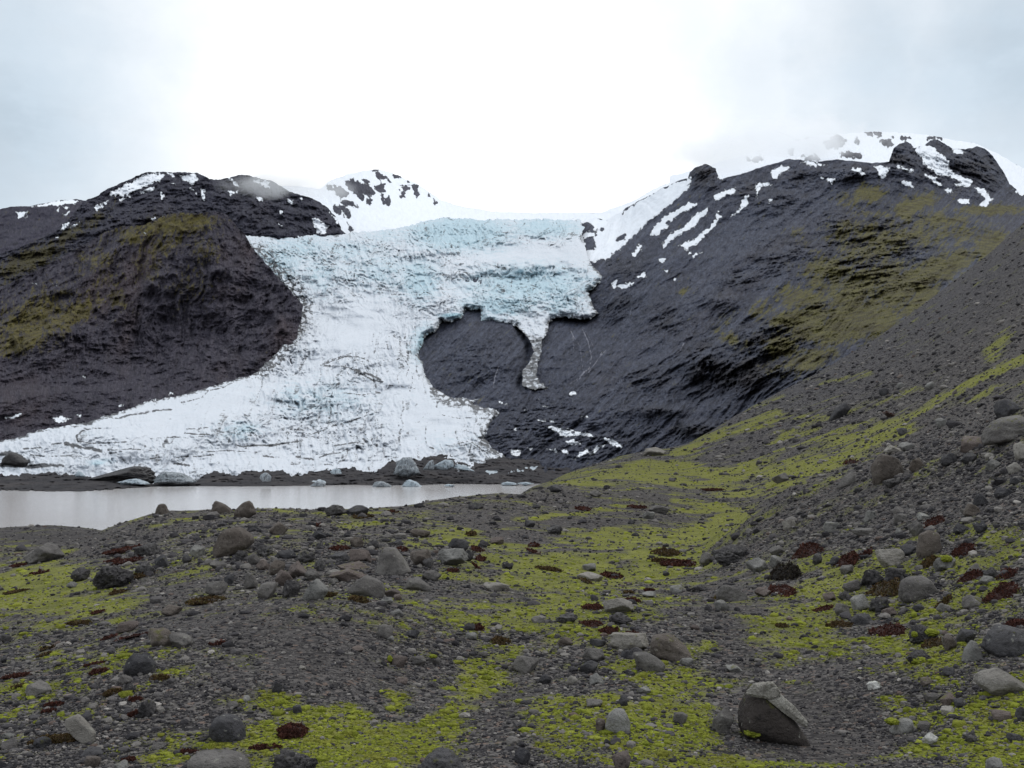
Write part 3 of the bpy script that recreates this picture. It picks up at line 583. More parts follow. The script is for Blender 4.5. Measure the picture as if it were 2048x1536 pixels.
def shore():
    m, t, b = material('shore_rubble'); co = t.coord()
    f = t.noise(co, .22, 6, .7); g = t.noise(co, .05, 4, .6)
    c = t.mix(t.ramp(f, .3, .7), srgb(34, 32, 36), srgb(58, 55, 57))
    c = t.mix(t.ramp(g, .45, .7, 0, .6), c, srgb(76, 71, 70))
    vv = t.math('ADD', t.attr('vein'), t.math('MULTIPLY', t.math('SUBTRACT', f, .5), 1.4))
    c = t.mix(t.ramp(vv, .45, .7), c, srgb(176, 184, 190))
    t._in(b.inputs['Base Color'], c); b.inputs['Roughness'].default_value = .9
    t.l.new(t.bump(t.math('MULTIPLY', f, 3.0), .8, 1.0), b.inputs['Normal'])
    icy = [Z5((900,680),(960,670),(1020,690),(960,690)), Z5((1090,710),(1150,710),(1165,722),(1110,724)), Z5((60,770),(110,755),(150,775)), Z5((1320,690),(1400,680),(1360,700)), Z4((1800,1060),(1880,1050),(1900,1075)), Z5((1220,720),(1260,700),(1300,705))]
    def at_(W, x, y, s):
        return dict(vein=np.clip(polys_sdf(x, y, icy) / 3 + .6, 0, 1))
    def disp(W, x, y, s):
        return -(fbm(W, 1 / 30., 4, .6, seed=3, ridged=True) * 9 + fbm(W, 1 / 7., 3, .6, seed=9) * 3)
    terrain('moraine_bank', Z4((-300,1020),(0,1020),(150,1022),(280,1008),(340,1015),(420,1022),(500,1032),(600,1045),(700,1060),(780,1066),(860,1070),(960,1066),(1150,1050),(1200,1020),(1250,998),(1290,1010),(1350,1030),(1400,1015),(1450,995),(1490,1005),(1560,1000),(1650,998),(1700,1022),(1760,1015),(1800,1010),(1850,1002),(1920,995),(2020,985)) + Z5((300,690),(380,712),(450,705),(500,670),(560,650),(640,640),(700,640),(780,622),(850,608),(920,606),(1000,610),(1060,622),(1100,620),(1200,632),(1300,636),(1400,642),(1560,692),(1640,690),(1800,740),(1400,800),(1140,786),(890,785),(770,792),(500,800),(190,802),(0,800)) + Z4((1500,1100),(1380,1105),(1200,1112),(950,1100),(750,1100),(640,1112),(500,1122),(300,1122),(0,1112),(-300,1110)),
        [(-80,945,720),(-80,985,590),(0,980,600),(200,982,590),(300,970,660),(500,972,660),(700,970,675),(900,966,700),(1100,968,700),(200,945,720),(500,940,735),(800,920,765),(1000,910,800),(1130,936,770),(1250,960,700)],
        1.3, m, disp, at_, rough=7, rscale=.07)

# ------------------------------------------------------------------ lake
def lake():
    m, t, b = material('lake_water'); co = t.coord()
    v = t.mapping(co, scale=(.35, 1, 1))
    n = t.noise(v, .9, 4, .6); n2 = t.noise(t.mapping(co, scale=(.2, 1, 1)), .05, 3, .5)
    t._in(b.inputs['Base Color'], t.mix(n2, srgb(210, 205, 203), srgb(220, 216, 214)))
    b.inputs['Roughness'].default_value = .11; b.inputs['Specular IOR Level'].default_value = .5
    t.l.new(t.bump(n, t_strength, .25), b.inputs['Normal'])
    xs = np.linspace(-900, 500, 60); ys = np.linspace(105, 1000, 60)
    X, Y = np.meshgrid(xs, ys)
    V = np.stack([X.ravel(), Y.ravel(), np.full(X.size, LAKE_Z)], -1)
    i = np.arange(X.size).reshape(X.shape)
    q = np.stack([i[:-1, :-1], i[:-1, 1:], i[1:, 1:], i[1:, :-1]], -1).reshape(-1, 4)
    o = build('lake_water', V, q, m); o['kind'] = 'structure'
t_strength = .22
# ------------------------------------------------------------------ the moraine in front: one sheet from the viewer's feet to the horizon
def zrow(px, D, z): return [(p, D, float(py_of(D, z))) for p in px]
ROWS = [
 zrow([-900, 1024, 2950], 1.2, -1.68),
 [(-900, 5.2, py_of(5.2, -1.75)), (600, 5.2, py_of(5.2, -1.68)), (1400, 5.2, py_of(5.2, -1.63)), (2048, 5.0, py_of(5.0, -1.5)), (2950, 5.0, py_of(5.0, -1.35))],
 [(-900, 9, py_of(9, -2.2)), (0, 9, py_of(9, -2.05)), (700, 9, py_of(9, -1.9)), (1200, 9, py_of(9, -1.9)), (1600, 9, py_of(9, -1.93)), (1800, 8.5, py_of(8.5, -1.85)), (2048, 8, py_of(8, -1.65)), (2950, 8, py_of(8, -1.2))],
 [(-900, 17, py_of(17, -2.9)), (0, 17, py_of(17, -2.65)), (300, 17, py_of(17, -2.45)), (700, 17, py_of(17, -2.2)), (1200, 17, py_of(17, -2.35)), (1400, 16, py_of(16, -2.25)), (1600, 15, py_of(15, -2.0)), (1800, 14, py_of(14, -1.6)), (2048, 12, py_of(12, -1.1)), (2950, 12, py_of(12, .1))],
 [(-900, 30, py_of(30, -4.2)), (0, 30, py_of(30, -3.7)), (250, 30, py_of(30, -3.1)), (500, 30, py_of(30, -2.6)), (750, 30, py_of(30, -2.6)), (1200, 30, py_of(30, -2.95)), (1400, 22, py_of(22, -2.45)), (1600, 21, py_of(21, -1.75)), (1800, 20, py_of(20, -1.0)), (2048, 17, py_of(17, -.2)), (2950, 17, py_of(17, 1.8))],
 [(-900, 44, 1150), (0, 44, 1108), (100, 44, 1098), (200, 44, 1076), (250, 45, 1054), (300, 46, 1037), (340, 46, 1028), (420, 48, 1022), (500, 48, 1021), (650, 52, 1017), (750, 52, 1012), (850, 55, 1000), (900, 56, 992), (1000, 58, 986), (1100, 58, 1000), (1200, 50, 1025), (1300, 40, 1060), (1400, 28, 1106), (1500, 27, 1022), (1600, 27, 962), (1700, 27, 935), (1800, 27, 903), (1900, 26, 852), (2048, 24, 772), (2300, 24, 690), (2950, 24, 500)],
 [(-900, 75, py_of(75, -10)), (0, 75, py_of(75, -9)), (500, 75, py_of(75, -10)), (800, 75, py_of(75, -9)), (950, 75, py_of(75, -6)), (1040, 75, py_of(75, -3.6)), (1100, 75, 976), (1200, 72, 985), (1300, 60, 1010), (1400, 46, 1056), (1500, 46, 1030), (1600, 44, 984), (1800, 42, 930), (1900, 42, 885), (2048, 40, 805), (2300, 40, 690), (2950, 40, 350)],
 [(-900, 125, 1090), (0, 125, 1062), (60, 125, 1055), (110, 125, 1052), (170, 125, 1054), (230, 125, 1062), (300, 125, 1082), (400, 125, 1110), (800, 125, py_of(125, -14)), (950, 122, py_of(122, -9)), (1030, 120, 1000), (1065, 119, 975), (1100, 118, 963), (1150, 120, 950), (1200, 122, 938), (1300, 120, 932), (1400, 100, 952), (1500, 88, 964), (1600, 85, 932), (1700, 85, 900), (1800, 85, 858), (1900, 84, 805), (2048, 80, 718), (2300, 80, 560), (2950, 80, 150)],
 [(-900, 190, py_of(190, -26)), (900, 190, py_of(190, -26)), (1000, 180, py_of(180, -18)), (1080, 168, py_of(168, -8)), (1110, 163, 957), (1150, 162, 944), (1200, 165, 926), (1250, 168, 909), (1300, 170, 898), (1350, 173, 894), (1380, 175, 886), (1430, 180, 858), (1500, 190, 816), (1550, 195, 790), (1600, 200, 764), (1650, 207, 736), (1700, 213, 707), (1750, 218, 678), (1800, 222, 642), (1850, 226, 606), (1900, 230, 568), (1950, 233, 530), (2000, 237, 487), (2048, 240, 446), (2300, 250, 240), (2950, 260, -150)],
 [(-900, 300, py_of(300, -27)), (1000, 300, py_of(300, -27)), (1200, 240, py_of(240, -16)), (1500, 260, py_of(260, -3)), (2048, 300, py_of(300, 34)), (2950, 300, py_of(300, 90))],
 zrow([-900, 1024, 2950], 720, -30), zrow([-900, 1024, 2950], 9000, -60)]
SEG = [10, 120, 96, 84, 96, 46, 66, 118, 10, 6, 4]

GPX = np.concatenate([np.linspace(-900, -420, 30)[:-1], np.arange(-420, -60, 4.0), np.arange(-60, 2110, 2.0), np.arange(2110, 2560, 4.0), np.linspace(2560, 2950, 26)])
def _interp_rows():
    k = np.arange(-24, 25); w = np.exp(-(k / 9.) ** 2); w /= w.sum()
    L, Y = [], []
    for r in ROWS:
        r = sorted(r); p = [a[0] for a in r]
        fx = np.arange(-1000, 3050, 2.0)
        l = np.interp(fx, p, np.log([a[1] for a in r])); y = np.interp(fx, p, [a[2] for a in r])
        l = np.convolve(np.pad(l, 24, 'edge'), w, 'valid'); y = np.convolve(np.pad(y, 24, 'edge'), w, 'valid')
        L.append(np.interp(GPX, fx, l)); Y.append(np.interp(GPX, fx, y))
    return np.array(L), np.array(Y)
_L, _Y = _interp_rows()
def _herm(A):
    """smooth rows, no overshoot"""
    d = np.diff(A, axis=0); m = np.zeros_like(A)
    s = (d[:-1] * d[1:]) > 0
    m[1:-1] = np.where(s, 2 * d[:-1] * d[1:] / (d[:-1] + d[1:] + 1e-12), 0); m[0] = d[0]; m[-1] = d[-1]
    out = []
    for k, n in enumerate(SEG):
        for t in np.arange(n) / n:
            h = (2 * t**3 - 3 * t**2 + 1, t**3 - 2 * t**2 + t, -2 * t**3 + 3 * t**2, t**3 - t**2)
            out.append(h[0] * A[k] + h[1] * m[k] + h[2] * A[k + 1] + h[3] * m[k + 1])
    out.append(A[-1]); return np.array(out)
GL = _herm(_L); 
# rows of elevation: interpolate the tangent so that near rows behave
_v = (CYP - _Y) / F; _T = (SP + _v * CP) / (CP - _v * SP)
GT = _herm(_T)
GD = np.exp(GL)
def _ground_noise(X, Y, D):
    P = np.stack([X, Y, 0 * X], -1); out = np.zeros(len(X))
    for i, (L, a) in enumerate([(40, .5), (16, .30), (7, .16), (3, .085), (1.3, .045), (.55, .02), (.22, .009)]):
        w = np.clip(D * .4 / L, 0, 1) ** 1.5 * np.clip((L / (D * .0028)) - .6, 0, 1)
        n = perlin(P / L + 5.1 * i, 100 + i)
        out += a * w * n
    # slope rills and boulder steps on the scree
    return out
_xs = (GPX[None] - CXP) / F
_vv = (np.sin(np.arctan(GT)) * CP - np.cos(np.arctan(GT)) * SP) / (np.cos(np.arctan(GT)) * CP + np.sin(np.arctan(GT)) * SP)
GX = _xs / (CP - _vv * SP) * GD; GY = GD.copy(); GZ = GT * GD
def _bumps(X, Y):
    z = 0 * X
    for (px, D, rx, ry, h) in [(640, 10.9, 1.9, 2.2, .42), (480, 8.0, 1.0, 1.2, .12), (1660, 7.2, .9, 2.0, -.14), (1150, 7.5, 1.0, 1.2, .14), (330, 15, 2.2, 2.5, .25), (1250, 13, 1.6, 2.2, .2), (960, 9, .8, 2.2, -.14), (150, 8.5, 1.4, 1.4, .16), (1900, 8, 1.2, 1.4, .15), (880, 18, 2.2, 3, .3), (1330, 24, 3, 4, -.3), (620, 24, 3.5, 3.5, .4)]:
        cx = (px - CXP) / F * D
        z = z + h * np.exp(-((X - cx) / rx) ** 2 - ((Y - D) / ry) ** 2)
    return z
GZ = GZ + _bumps(GX, GY)
_nz = _ground_noise(GX.ravel(), GY.ravel(), GD.ravel()).reshape(GX.shape)
GZ = GZ + _nz
_fw = GY * CP + GZ * SP
GPX2 = CXP + F * GX / _fw
GPY2 = CYP - F * (-GY * SP + GZ * CP) / _fw

def ground_hit(px, py):
    """first visible ground point at a pixel: world xyz"""
    c = np.clip(np.searchsorted(GPX, px), 1, len(GPX) - 1)
    a = (px - GPX[c - 1]) / (GPX[c] - GPX[c - 1])
    col = GPY2[:, c - 1] * (1 - a) + GPY2[:, c] * a
    D = GD[:, c - 1] * (1 - a) + GD[:, c] * a
    ok = np.nonzero((col[:-1] >= py) & (col[1:] < py))[0]
    if len(ok) == 0:
        k = int(np.argmin(np.abs(col - py))); dd = D[k]
    else:
        k = ok[0]; u = (col[k] - py) / (col[k] - col[k + 1] + 1e-9); dd = D[k] * (1 - u) + D[k + 1] * u
    return at(px, py, dd)

# where the moss lies (photo columns and rows of the ground it grows on)
MOSS_G = [(80,1165,120,36,.85),(150,1215,130,26,.95),(235,1212,60,24,.95,15),(100,1250,90,14,.8,10),(260,1225,60,16,.8,20),(20,1200,60,30,.7),(160,1310,120,22,.5),(230,1325,60,16,.7),(60,1380,90,14,.55),(120,1430,60,16,.4),(330,1340,60,20,.4),
 (1150,1140,150,42,.85),(1320,1125,90,40,.95),(1400,1068,75,22,1.0,10),(1450,1045,60,20,1.0,25),(1030,1130,90,40,.6),(1150,1215,170,34,.7),(1250,1080,120,30,.7),(940,1140,60,40,.6),(880,1150,60,14,.7),(900,1085,80,16,.5),(1040,1245,60,24,.6),
 (965,1350,50,48,1.0,35),(1000,1320,50,20,.8,25),(930,1400,40,24,.6),(700,1480,180,46,.95),(590,1420,110,26,.9,-10),(690,1440,70,30,1.0),(560,1400,60,16,.6),(800,1410,40,34,.6),(880,1450,60,26,.7),(730,1520,180,30,.9),(330,1520,40,20,.8),(450,1490,80,12,.7),
 (1120,1430,70,38,.75),(1290,1450,110,54,.95),(1340,1380,60,50,.7),(1210,1400,50,24,.75),(1160,1480,60,30,.8),(1380,1340,40,40,.6),(1400,1420,30,50,.6),(1240,1330,40,16,.5),
 (1640,1265,90,38,.95,-15),(1560,1290,50,30,.7),(1540,1250,60,20,.6),(1640,1130,70,26,.85),(1570,1150,90,18,.7,10),(1660,1180,80,24,.9),(1780,1280,110,30,1.0,-15),(1860,1310,90,24,1.0,-15),(1700,1215,100,24,.8),(1850,1230,140,40,.85),(1980,1190,90,40,1.0),(1900,1130,110,24,.8),(2010,1080,60,26,.9),(1780,1140,120,20,.8),(1870,1360,90,26,.85,-20),(1960,1420,110,36,.8),(1850,1440,60,22,.95),(1950,1490,120,36,.9,-10),(1880,1500,60,16,.8),(2010,1530,70,24,.9),(1725,1345,40,8,.5),(1800,1400,30,20,.5),
 (1500,1530,130,9,.95),(1430,1522,60,10,.7),(1500,1465,22,12,.9),(1560,1478,30,7,.8),(1590,1365,22,6,.9),(1420,1290,16,10,.9),
 (1245,950,120,14,.78),(1330,930,60,10,.7),(1420,965,100,16,.7),(1480,985,70,12,.75),(1180,965,60,10,.7),(1130,1030,120,5,.75,6),(1230,1014,60,4,.6,4),(1400,1022,90,10,.6),(900,1065,80,8,.4),(700,1050,60,6,.35)]
STREAK = [(Z9((60,880),(200,820),(400,740),(600,660)), 10, .95), (Z9((420,960),(700,860),(900,790),(1200,700)), 7, .7), (Z9((400,975),(650,930),(900,850),(1200,760),(1430,650),(1700,500),(2048,330)), 9, 1.0), (Z9((700,985),(900,950),(1100,870),(1350,740)), 18, 1.0), (Z9((600,780),(900,690),(1200,600),(1420,525)), 7, .75), (Z9((860,490),(1000,460),(1150,420)), 6, .6), (Z9((1850,310),(1950,210)), 16, .8), (Z9((0,900),(150,840),(300,750)), 8, .9), (Z9((250,1010),(500,1000),(800,1010)), 12, .9), (Z9((0,960),(150,1000),(250,1060)), 14, .9), (Z9((500,720),(700,690),(900,680)), 5, .6), (Z9((1550,640),(1800,560),(2048,470)), 8, .45), (Z9((400,880),(700,800),(850,770)), 6, .6), (Z9((550,1090),(700,1070),(760,1060)), 7, .9), (Z9((0,1160),(200,1210),(300,1230)), 12, .7), (Z9((0,1390),(150,1370),(300,1260)), 14, .95), (Z9((100,830),(350,760),(560,730)), 7, .7), (Z9((420,640),(560,600),(640,560)), 5, .5), (Z9((1280,580),(1400,535),(1450,515)), 6, .85)]
BARE = [(1650,1420,170,70,1.0),(1700,1500,230,60,1.0),(1560,1330,110,40,.6),(560,1260,280,60,.9),(640,1320,220,60,1.0),(800,1270,140,60,.8),(720,1350,140,40,.9),(1450,1230,90,50,.9),(1480,1290,60,40,.8),(1180,1050,140,16,.6),(1280,1050,90,12,.7),(1000,1060,90,20,.5),(1600,1040,110,50,.7),(1750,1000,180,50,.7),(1300,1000,110,12,.7),(100,1075,150,16,1),(330,1200,90,24,.7,25),(1050,1400,50,30,.6),(1000,1420,50,40,.6),(350,1440,40,16,.5)]
def moss_at(px, py, P):
    m = blobs(px, py, MOSS_G)
    for pts, w, s in STREAK:
        a = np.asarray(pts); k = (px > a[:, 0].min() - 60) & (px < a[:, 0].max() + 60) & (py > a[:, 1].min() - 60) & (py < a[:, 1].max() + 60)
        if k.any(): m[k] = np.maximum(m[k], s * np.exp(-(line_dist(px[k], py[k], pts) / w) ** 2 * .8))
    m = m - .35 * blobs(px, py, BARE)
    n1 = perlin(P / 2.7, 201); n2 = perlin(P / .8, 202); n3 = perlin(P / .24, 203)
    dist = P[:, 1]
    n4 = perlin(P / 9., 204)
    w3 = np.clip(1.6 - dist / 20, 0, 1); w2 = np.clip(1.6 - dist / 70, 0, 1)
    nm = perlin(P / (6., 2.2, 2.2), 205) * np.clip((dist - 40) / 40, 0, 1)
    bias = .30 - .20 * sstep(1330, 1450, px) * (1 - sstep(905, 960, py))
    m = m * (1 - .24 * sstep(50, 110, dist))
    return m * 1.0 + .22 * n4 + .42 * n1 + .55 * n2 * w2 + .5 * n3 * w3 + .5 * nm + bias

def ground_mat():
    m, t, b = material('moraine_gravel'); co = t.coord()
    dist = t.attr('dist')
    far = t.ramp(dist, 12, 60); vfar = t.ramp(dist, 40, 150)
    a = t.noise(co, .35, 5, .6); bnz = t.noise(co, 2.2, 5, .65); fnz = t.noise(co, 9., 4, .7); vf = t.noise(co, 34, 3, .7)
    cell = t.voro(co, 26, out='Color'); cell2 = t.voro(co, 9, out='Color'); cell3 = t.voro(co, 2.6, out='Color')
    def val(c):
        s = t.n.new('ShaderNodeSeparateColor'); t.l.new(c, s.inputs[0]); return s.outputs[0]
    g = t.mix(t.ramp(a, .35, .65), srgb(63, 61, 62), srgb(76, 73, 73))
    g = t.mix(t.ramp(bnz, .4, .7, 0, .6), g, srgb(84, 79, 75))
    near_v = t.math('ADD', t.math('MULTIPLY', val(cell), .55), t.math('MULTIPLY', vf, .5))
    far_v = t.math('ADD', t.math('MULTIPLY', val(cell2), .5), t.math('MULTIPLY', fnz, .55))
    vfar_v = t.math('ADD', t.math('MULTIPLY', val(cell3), .45), t.math('MULTIPLY', bnz, .6))
    v = t.mix(far, near_v, far_v); v = t.mix(vfar, v, vfar_v)
    g = t.mix(t.ramp(v, .25, .85), t.mix(.85, g, srgb(26, 25, 28)), t.mix(.75, g, srgb(112, 107, 104)))
    # the odd warm or pale pebble
    g = t.mix(t.ramp(val(cell), .93, .97, 0, .45), g, srgb(120, 92, 74))
    g = t.mix(t.math('MULTIPLY', t.attr('bare'), .45), g, t.mix(t.ramp(vf, .3, .8), srgb(48, 45, 44), srgb(72, 67, 64)))
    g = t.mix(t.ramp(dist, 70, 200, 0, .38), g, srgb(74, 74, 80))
    mo = t.math('ADD', t.attr('moss'), t.math('MULTIPLY', t.math('SUBTRACT', t.mix(far, vf, fnz), .5), 1.5))
    mcol = t.mix(t.ramp(t.noise(co, 1.1, 4, .6), .35, .68), srgb(98, 102, 34), srgb(134, 136, 58))
    mcol = t.mix(t.ramp(fnz, .35, .75, 0, .5), mcol, srgb(86, 82, 42))
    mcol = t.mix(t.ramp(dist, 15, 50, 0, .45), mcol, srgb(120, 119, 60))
    mf = t.ramp(mo, .34, .80)
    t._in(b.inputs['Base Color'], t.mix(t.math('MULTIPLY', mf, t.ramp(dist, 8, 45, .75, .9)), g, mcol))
    b.inputs['Roughness'].default_value = .95; b.inputs['Specular IOR Level'].default_value = .15
    hn = t.math('ADD', t.math('MULTIPLY', t.math('SUBTRACT', 1.0, t.voro(co, 26)), .02), t.math('MULTIPLY', vf, .015))
    hf = t.math('ADD', t.math('MULTIPLY', t.math('SUBTRACT', 1.0, t.voro(co, 7)), .10), t.math('MULTIPLY', fnz, .10))
    hv = t.math('ADD', t.math('MULTIPLY', t.math('SUBTRACT', 1.0, t.voro(co, 1.8)), .4), t.math('MULTIPLY', bnz, .5))
    h = t.mix(far, hn, hf); h = t.mix(vfar, h, hv)
    t.l.new(t.bump(h, .9, 1.0), b.inputs['Normal'])
    return m

def ground():
    nr, nc = GX.shape
    V = np.stack([GX, GY, GZ], -1).reshape(-1, 3)
    i = np.arange(nr * nc).reshape(nr, nc)
    q = np.stack([i[:-1, :-1], i[:-1, 1:], i[1:, 1:], i[1:, :-1]], -1).reshape(-1, 4)
    x, y = GPX2.ravel(), GPY2.ravel()
    ok = (y < 1700) & (y > 380) & (V[:, 1] < 400)
    moss = np.full(len(V), -1.0); moss[ok] = moss_at(x[ok], y[ok], V[ok])
    bare = np.zeros(len(V)); bare[ok] = blobs(x[ok], y[ok], BARE)
    o = build('ground', V, q, ground_mat(), dict(moss=np.clip(moss, -1, 1.5), bare=bare, dist=V[:, 1]))
    o['kind'] = 'structure'
# ------------------------------------------------------------------ boulders and stones
def ico(sub):
    bm = bmesh.new(); bmesh.ops.create_icosphere(bm, subdivisions=sub, radius=1)
    V = np.array([v.co[:] for v in bm.verts]); Fc = np.array([[v.index for v in f.verts] for f in bm.faces]); bm.free()
    return V / np.linalg.norm(V, axis=1)[:, None], Fc
ICO = {k: ico(k) for k in (1, 2, 3, 4, 5, 6)}

def chunk(rng, dirs, poly=None, k=14, rough=.05, pit=0.0, depth=.8, n=11, freq=2.2, flat=0):
    """an angular block: the inside of many planes, worn and pitted. poly: outline seen from the front, any units"""
    if poly is not None:
        P = np.asarray(poly, float); c = (P.min(0) + P.max(0)) / 2; sz = (P.max(0) - P.min(0)) / 2
        Q = (P - c) / sz; Q[:, 1] *= -1
        N, Dd = [], []
        area = 0.5 * np.sum(Q[:, 0] * np.roll(Q[:, 1], -1) - np.roll(Q[:, 0], -1) * Q[:, 1])
        if area < 0: Q = Q[::-1]
        for a, b in zip(Q, np.roll(Q, -1, 0)):
            e = b - a; L = np.hypot(*e)
            if L < 1e-6: continue
            nn = np.array([e[1], -e[0]]) / L; d = max(nn @ a, .08)
            N.append([nn[0], 0, nn[1]]); Dd.append(d)
            for sgn in (-1, 1):
                ph = rng.uniform(.35, 1.1); dep = depth * rng.uniform(.55, 1.0)
                N.append([nn[0] * math.cos(ph), sgn * math.sin(ph), nn[1] * math.cos(ph)]); Dd.append(d * math.cos(ph) + dep * math.sin(ph) * .7)
        for sgn in (-1, 1): N.append([0, sgn, 0.0]); Dd.append(depth)
        N, Dd = np.array(N), np.array(Dd)
    else:
        N = rng.normal(size=(n, 3)); N /= np.linalg.norm(N, axis=1)[:, None]
        Dd = rng.uniform(.72, 1.12, n)
        B, _ = np.linalg.qr(rng.normal(size=(3, 3)))
        N = np.concatenate([N, B, -B]); Dd = np.r_[Dd, rng.uniform(.72, 1.1, 6)]
    den = np.clip(dirs @ N.T, 1e-3, None) / Dd
    r = 1.0 / (np.sum(den ** k, 1) ** (1.0 / k))
    V = dirs * r[:, None]
    o = rng.uniform(-50, 50, 3)
    size = 1.0
    if rough:
        f = fbm(V + o, freq, 5, .55, seed=int(rng.integers(900)))
        f2 = fbm(V + o * 1.7, freq * 3, 4, .6, seed=int(rng.integers(900)), ridged=True)
        V = V * (1 + rough * 1.5 * f + rough * .55 * f2)[:, None]
    if pit:
        h = fbm(V + o + 9, freq * 1.9, 3, .5, seed=int(rng.integers(900)))
        h2 = fbm(V + o - 9, freq * 4.5, 2, .5, seed=int(rng.integers(900)))
        V = V * (1 - pit * sstep(.12, .42, h) - .45 * pit * sstep(.2, .5, h2))[:, None]
    return V

def fit(V, x0, x1, y0, y1, D, sink=.16):
    """size and place the block so that it covers its photo box when seen from the viewer; returns metres in its own frame and its place"""
    yb = y1 + sink * (y1 - y0)
    c = at((x0 + x1) / 2, yb, D)
    m = D / F
    V = V - (V.min(0) + V.max(0)) / 2
    S = np.array([(x1 - x0) * m, 1, (yb - y0) * m]) / (V.max(0) - V.min(0))
    S[1] = S[0]
    V = V * S
    V[:, 2] -= V[:, 2].min()
    V[:, 1] -= V[:, 1].min() * .75
    for _ in range(3):
        W = V + c
        fw = W[:, 1] * CP + W[:, 2] * SP
        x = CXP + F * W[:, 0] / fw; y = CYP - F * (-W[:, 1] * SP + W[:, 2] * CP) / fw
        sx = (x1 - x0) / (x.max() - x.min()); sz = (yb - y0) / (y.max() - y.min())
        V = V * np.array([sx, (sx + 1) / 2, np.clip(sz, .6, 1.6)])
        c = c + np.array([((x0 + x1) / 2 - (x.max() + x.min()) / 2) * m, 0, -(yb - y.max()) * m])
    return V, c

TONES = {'g': ((92, 88, 86), (116, 112, 108), (64, 61, 61)), 'd': ((58, 57, 60), (84, 82, 83), (38, 37, 40)), 'p': ((124, 119, 112), (152, 147, 140), (90, 86, 82)), 'b': ((84, 76, 70), (104, 96, 90), (56, 50, 47)),
         'r': ((90, 80, 76), (110, 100, 95), (62, 54, 52)), 'k': ((66, 63, 64), (100, 97, 96), (34, 33, 35)), 'c': ((146, 141, 133), (176, 172, 163), (96, 92, 86)), 'n': ((50, 46, 44), (64, 58, 55), (36, 33, 32)), 'w': ((176, 174, 168), (205, 203, 198), (120, 118, 112)), 'l': ((108, 106, 103), (138, 136, 132), (76, 74, 73))}
def rock_material(key):
    a, hi, lo = [srgb(*c) for c in TONES[key]]
    m, t, b = material('stone_' + {'g': 'grey', 'd': 'dark', 'p': 'pale', 'b': 'brown', 'r': 'reddish', 'k': 'mottled', 'w': 'white', 'l': 'light', 'n': 'dark_brown', 'c': 'weathered'}[key])
    co = t.vmath('ADD', t.coord('Object'), t.vmath('SCALE', t.n.new('ShaderNodeObjectInfo').outputs['Location'], 3.7))
    oi = t.n.new('ShaderNodeObjectInfo')
    n1 = t.noise(co, 2.4, 5, .6); n2 = t.noise(co, 14, 5, .7); n3 = t.noise(co, 60, 3, .7)
    c = t.mix(t.ramp(n1, .35, .68), a, hi); c = t.mix(t.ramp(n2, .5, .72), c, lo)
    c = t.mix(t.ramp(n3, .55, .8, 0, .5), c, hi); c = t.mix(t.ramp(n3, .28, .42, .45, 0), c, lo)
    if key == 'k': c = t.mix(t.ramp(n2, .38, .5, .75, 0), c, srgb(28, 28, 29))
    li = t.noise(co, 22, 2, .5)
    c = t.mix(t.ramp(li, .66, .72, 0, .5), c, srgb(150, 148, 138))                 # lichen
    geo = t.n.new('ShaderNodeNewGeometry'); sp = t.n.new('ShaderNodeSeparateXYZ'); t.l.new(geo.outputs['Normal'], sp.inputs[0])
    mo = t.math('ADD', t.math('MULTIPLY', n2, .9), t.math('MULTIPLY', oi.outputs['Random'], .25))
    up = t.math('MULTIPLY', t.ramp(sp.outputs[2], .2, .8), t.ramp(mo, .70, .80))
    c = t.mix(t.math('MULTIPLY', up, .6), c, srgb(98, 98, 44))                     # moss settling on flat tops
    hsv = t.n.new('ShaderNodeHueSaturation'); t.l.new(c, hsv.inputs['Color'])
    t.l.new(t.ramp(oi.outputs['Random'], 0, 1, .78, 1.12, False), hsv.inputs['Value'])
    t.l.new(hsv.outputs[0], b.inputs['Base Color']); b.inputs['Roughness'].default_value = .9
    h = t.math('ADD', t.math('MULTIPLY', n2, .05), t.math('MULTIPLY', n3, .02))
    t.l.new(t.bump(h, .8, 1.0), b.inputs['Normal'])
    return m
RM = {}
ROCK_AT = []
def rock(x0, x1, y0, y1, tone, label, poly=None, D=None, group=None, mat=None, name=None, cat=None, **kw):
    if poly is not None:
        p = np.asarray(poly); x0, y0 = p.min(0); x1, y1 = p.max(0)
    if tone not in RM and mat is None: RM[tone] = rock_material(tone)
    w = x1 - x0
    rng = np.random.default_rng(int(x0 * 7 + y1 * 131) % 99991)
    sub = 3 if w < 26 else 4 if w < 60 else 5 if w < 130 else 6
    dirs, Fc = ICO[sub]
    a = rng.uniform(0, 6.28); 
    if poly is None:
        R = np.array([[math.cos(a), -math.sin(a), 0], [math.sin(a), math.cos(a), 0], [0, 0, 1]])
        dirs = dirs @ R.T
    kw.setdefault('rough', .075 if tone != 'k' else .12)
    kw.setdefault('pit', .16 if tone == 'k' else 0)
    kw.setdefault('k', rng.uniform(40, 120)); kw.setdefault('n', int(rng.integers(8, 16)))
    V = chunk(rng, dirs, poly, **kw)
    if D is None:
        g = ground_hit((x0 + x1) / 2, min(y1, 1640)); D = g[1]
    V, c = fit(V, x0, x1, y0, y1, D)
    nm = name or ('boulder' if w >= 62 else 'rock' if w >= 24 else 'stone')
    o = build(nm, V, Fc, mat or RM[tone]); o.location = c
    tag(o, label, cat or nm, group)
    ROCK_AT.append((x0, x1, y0, y1, D))
    return o

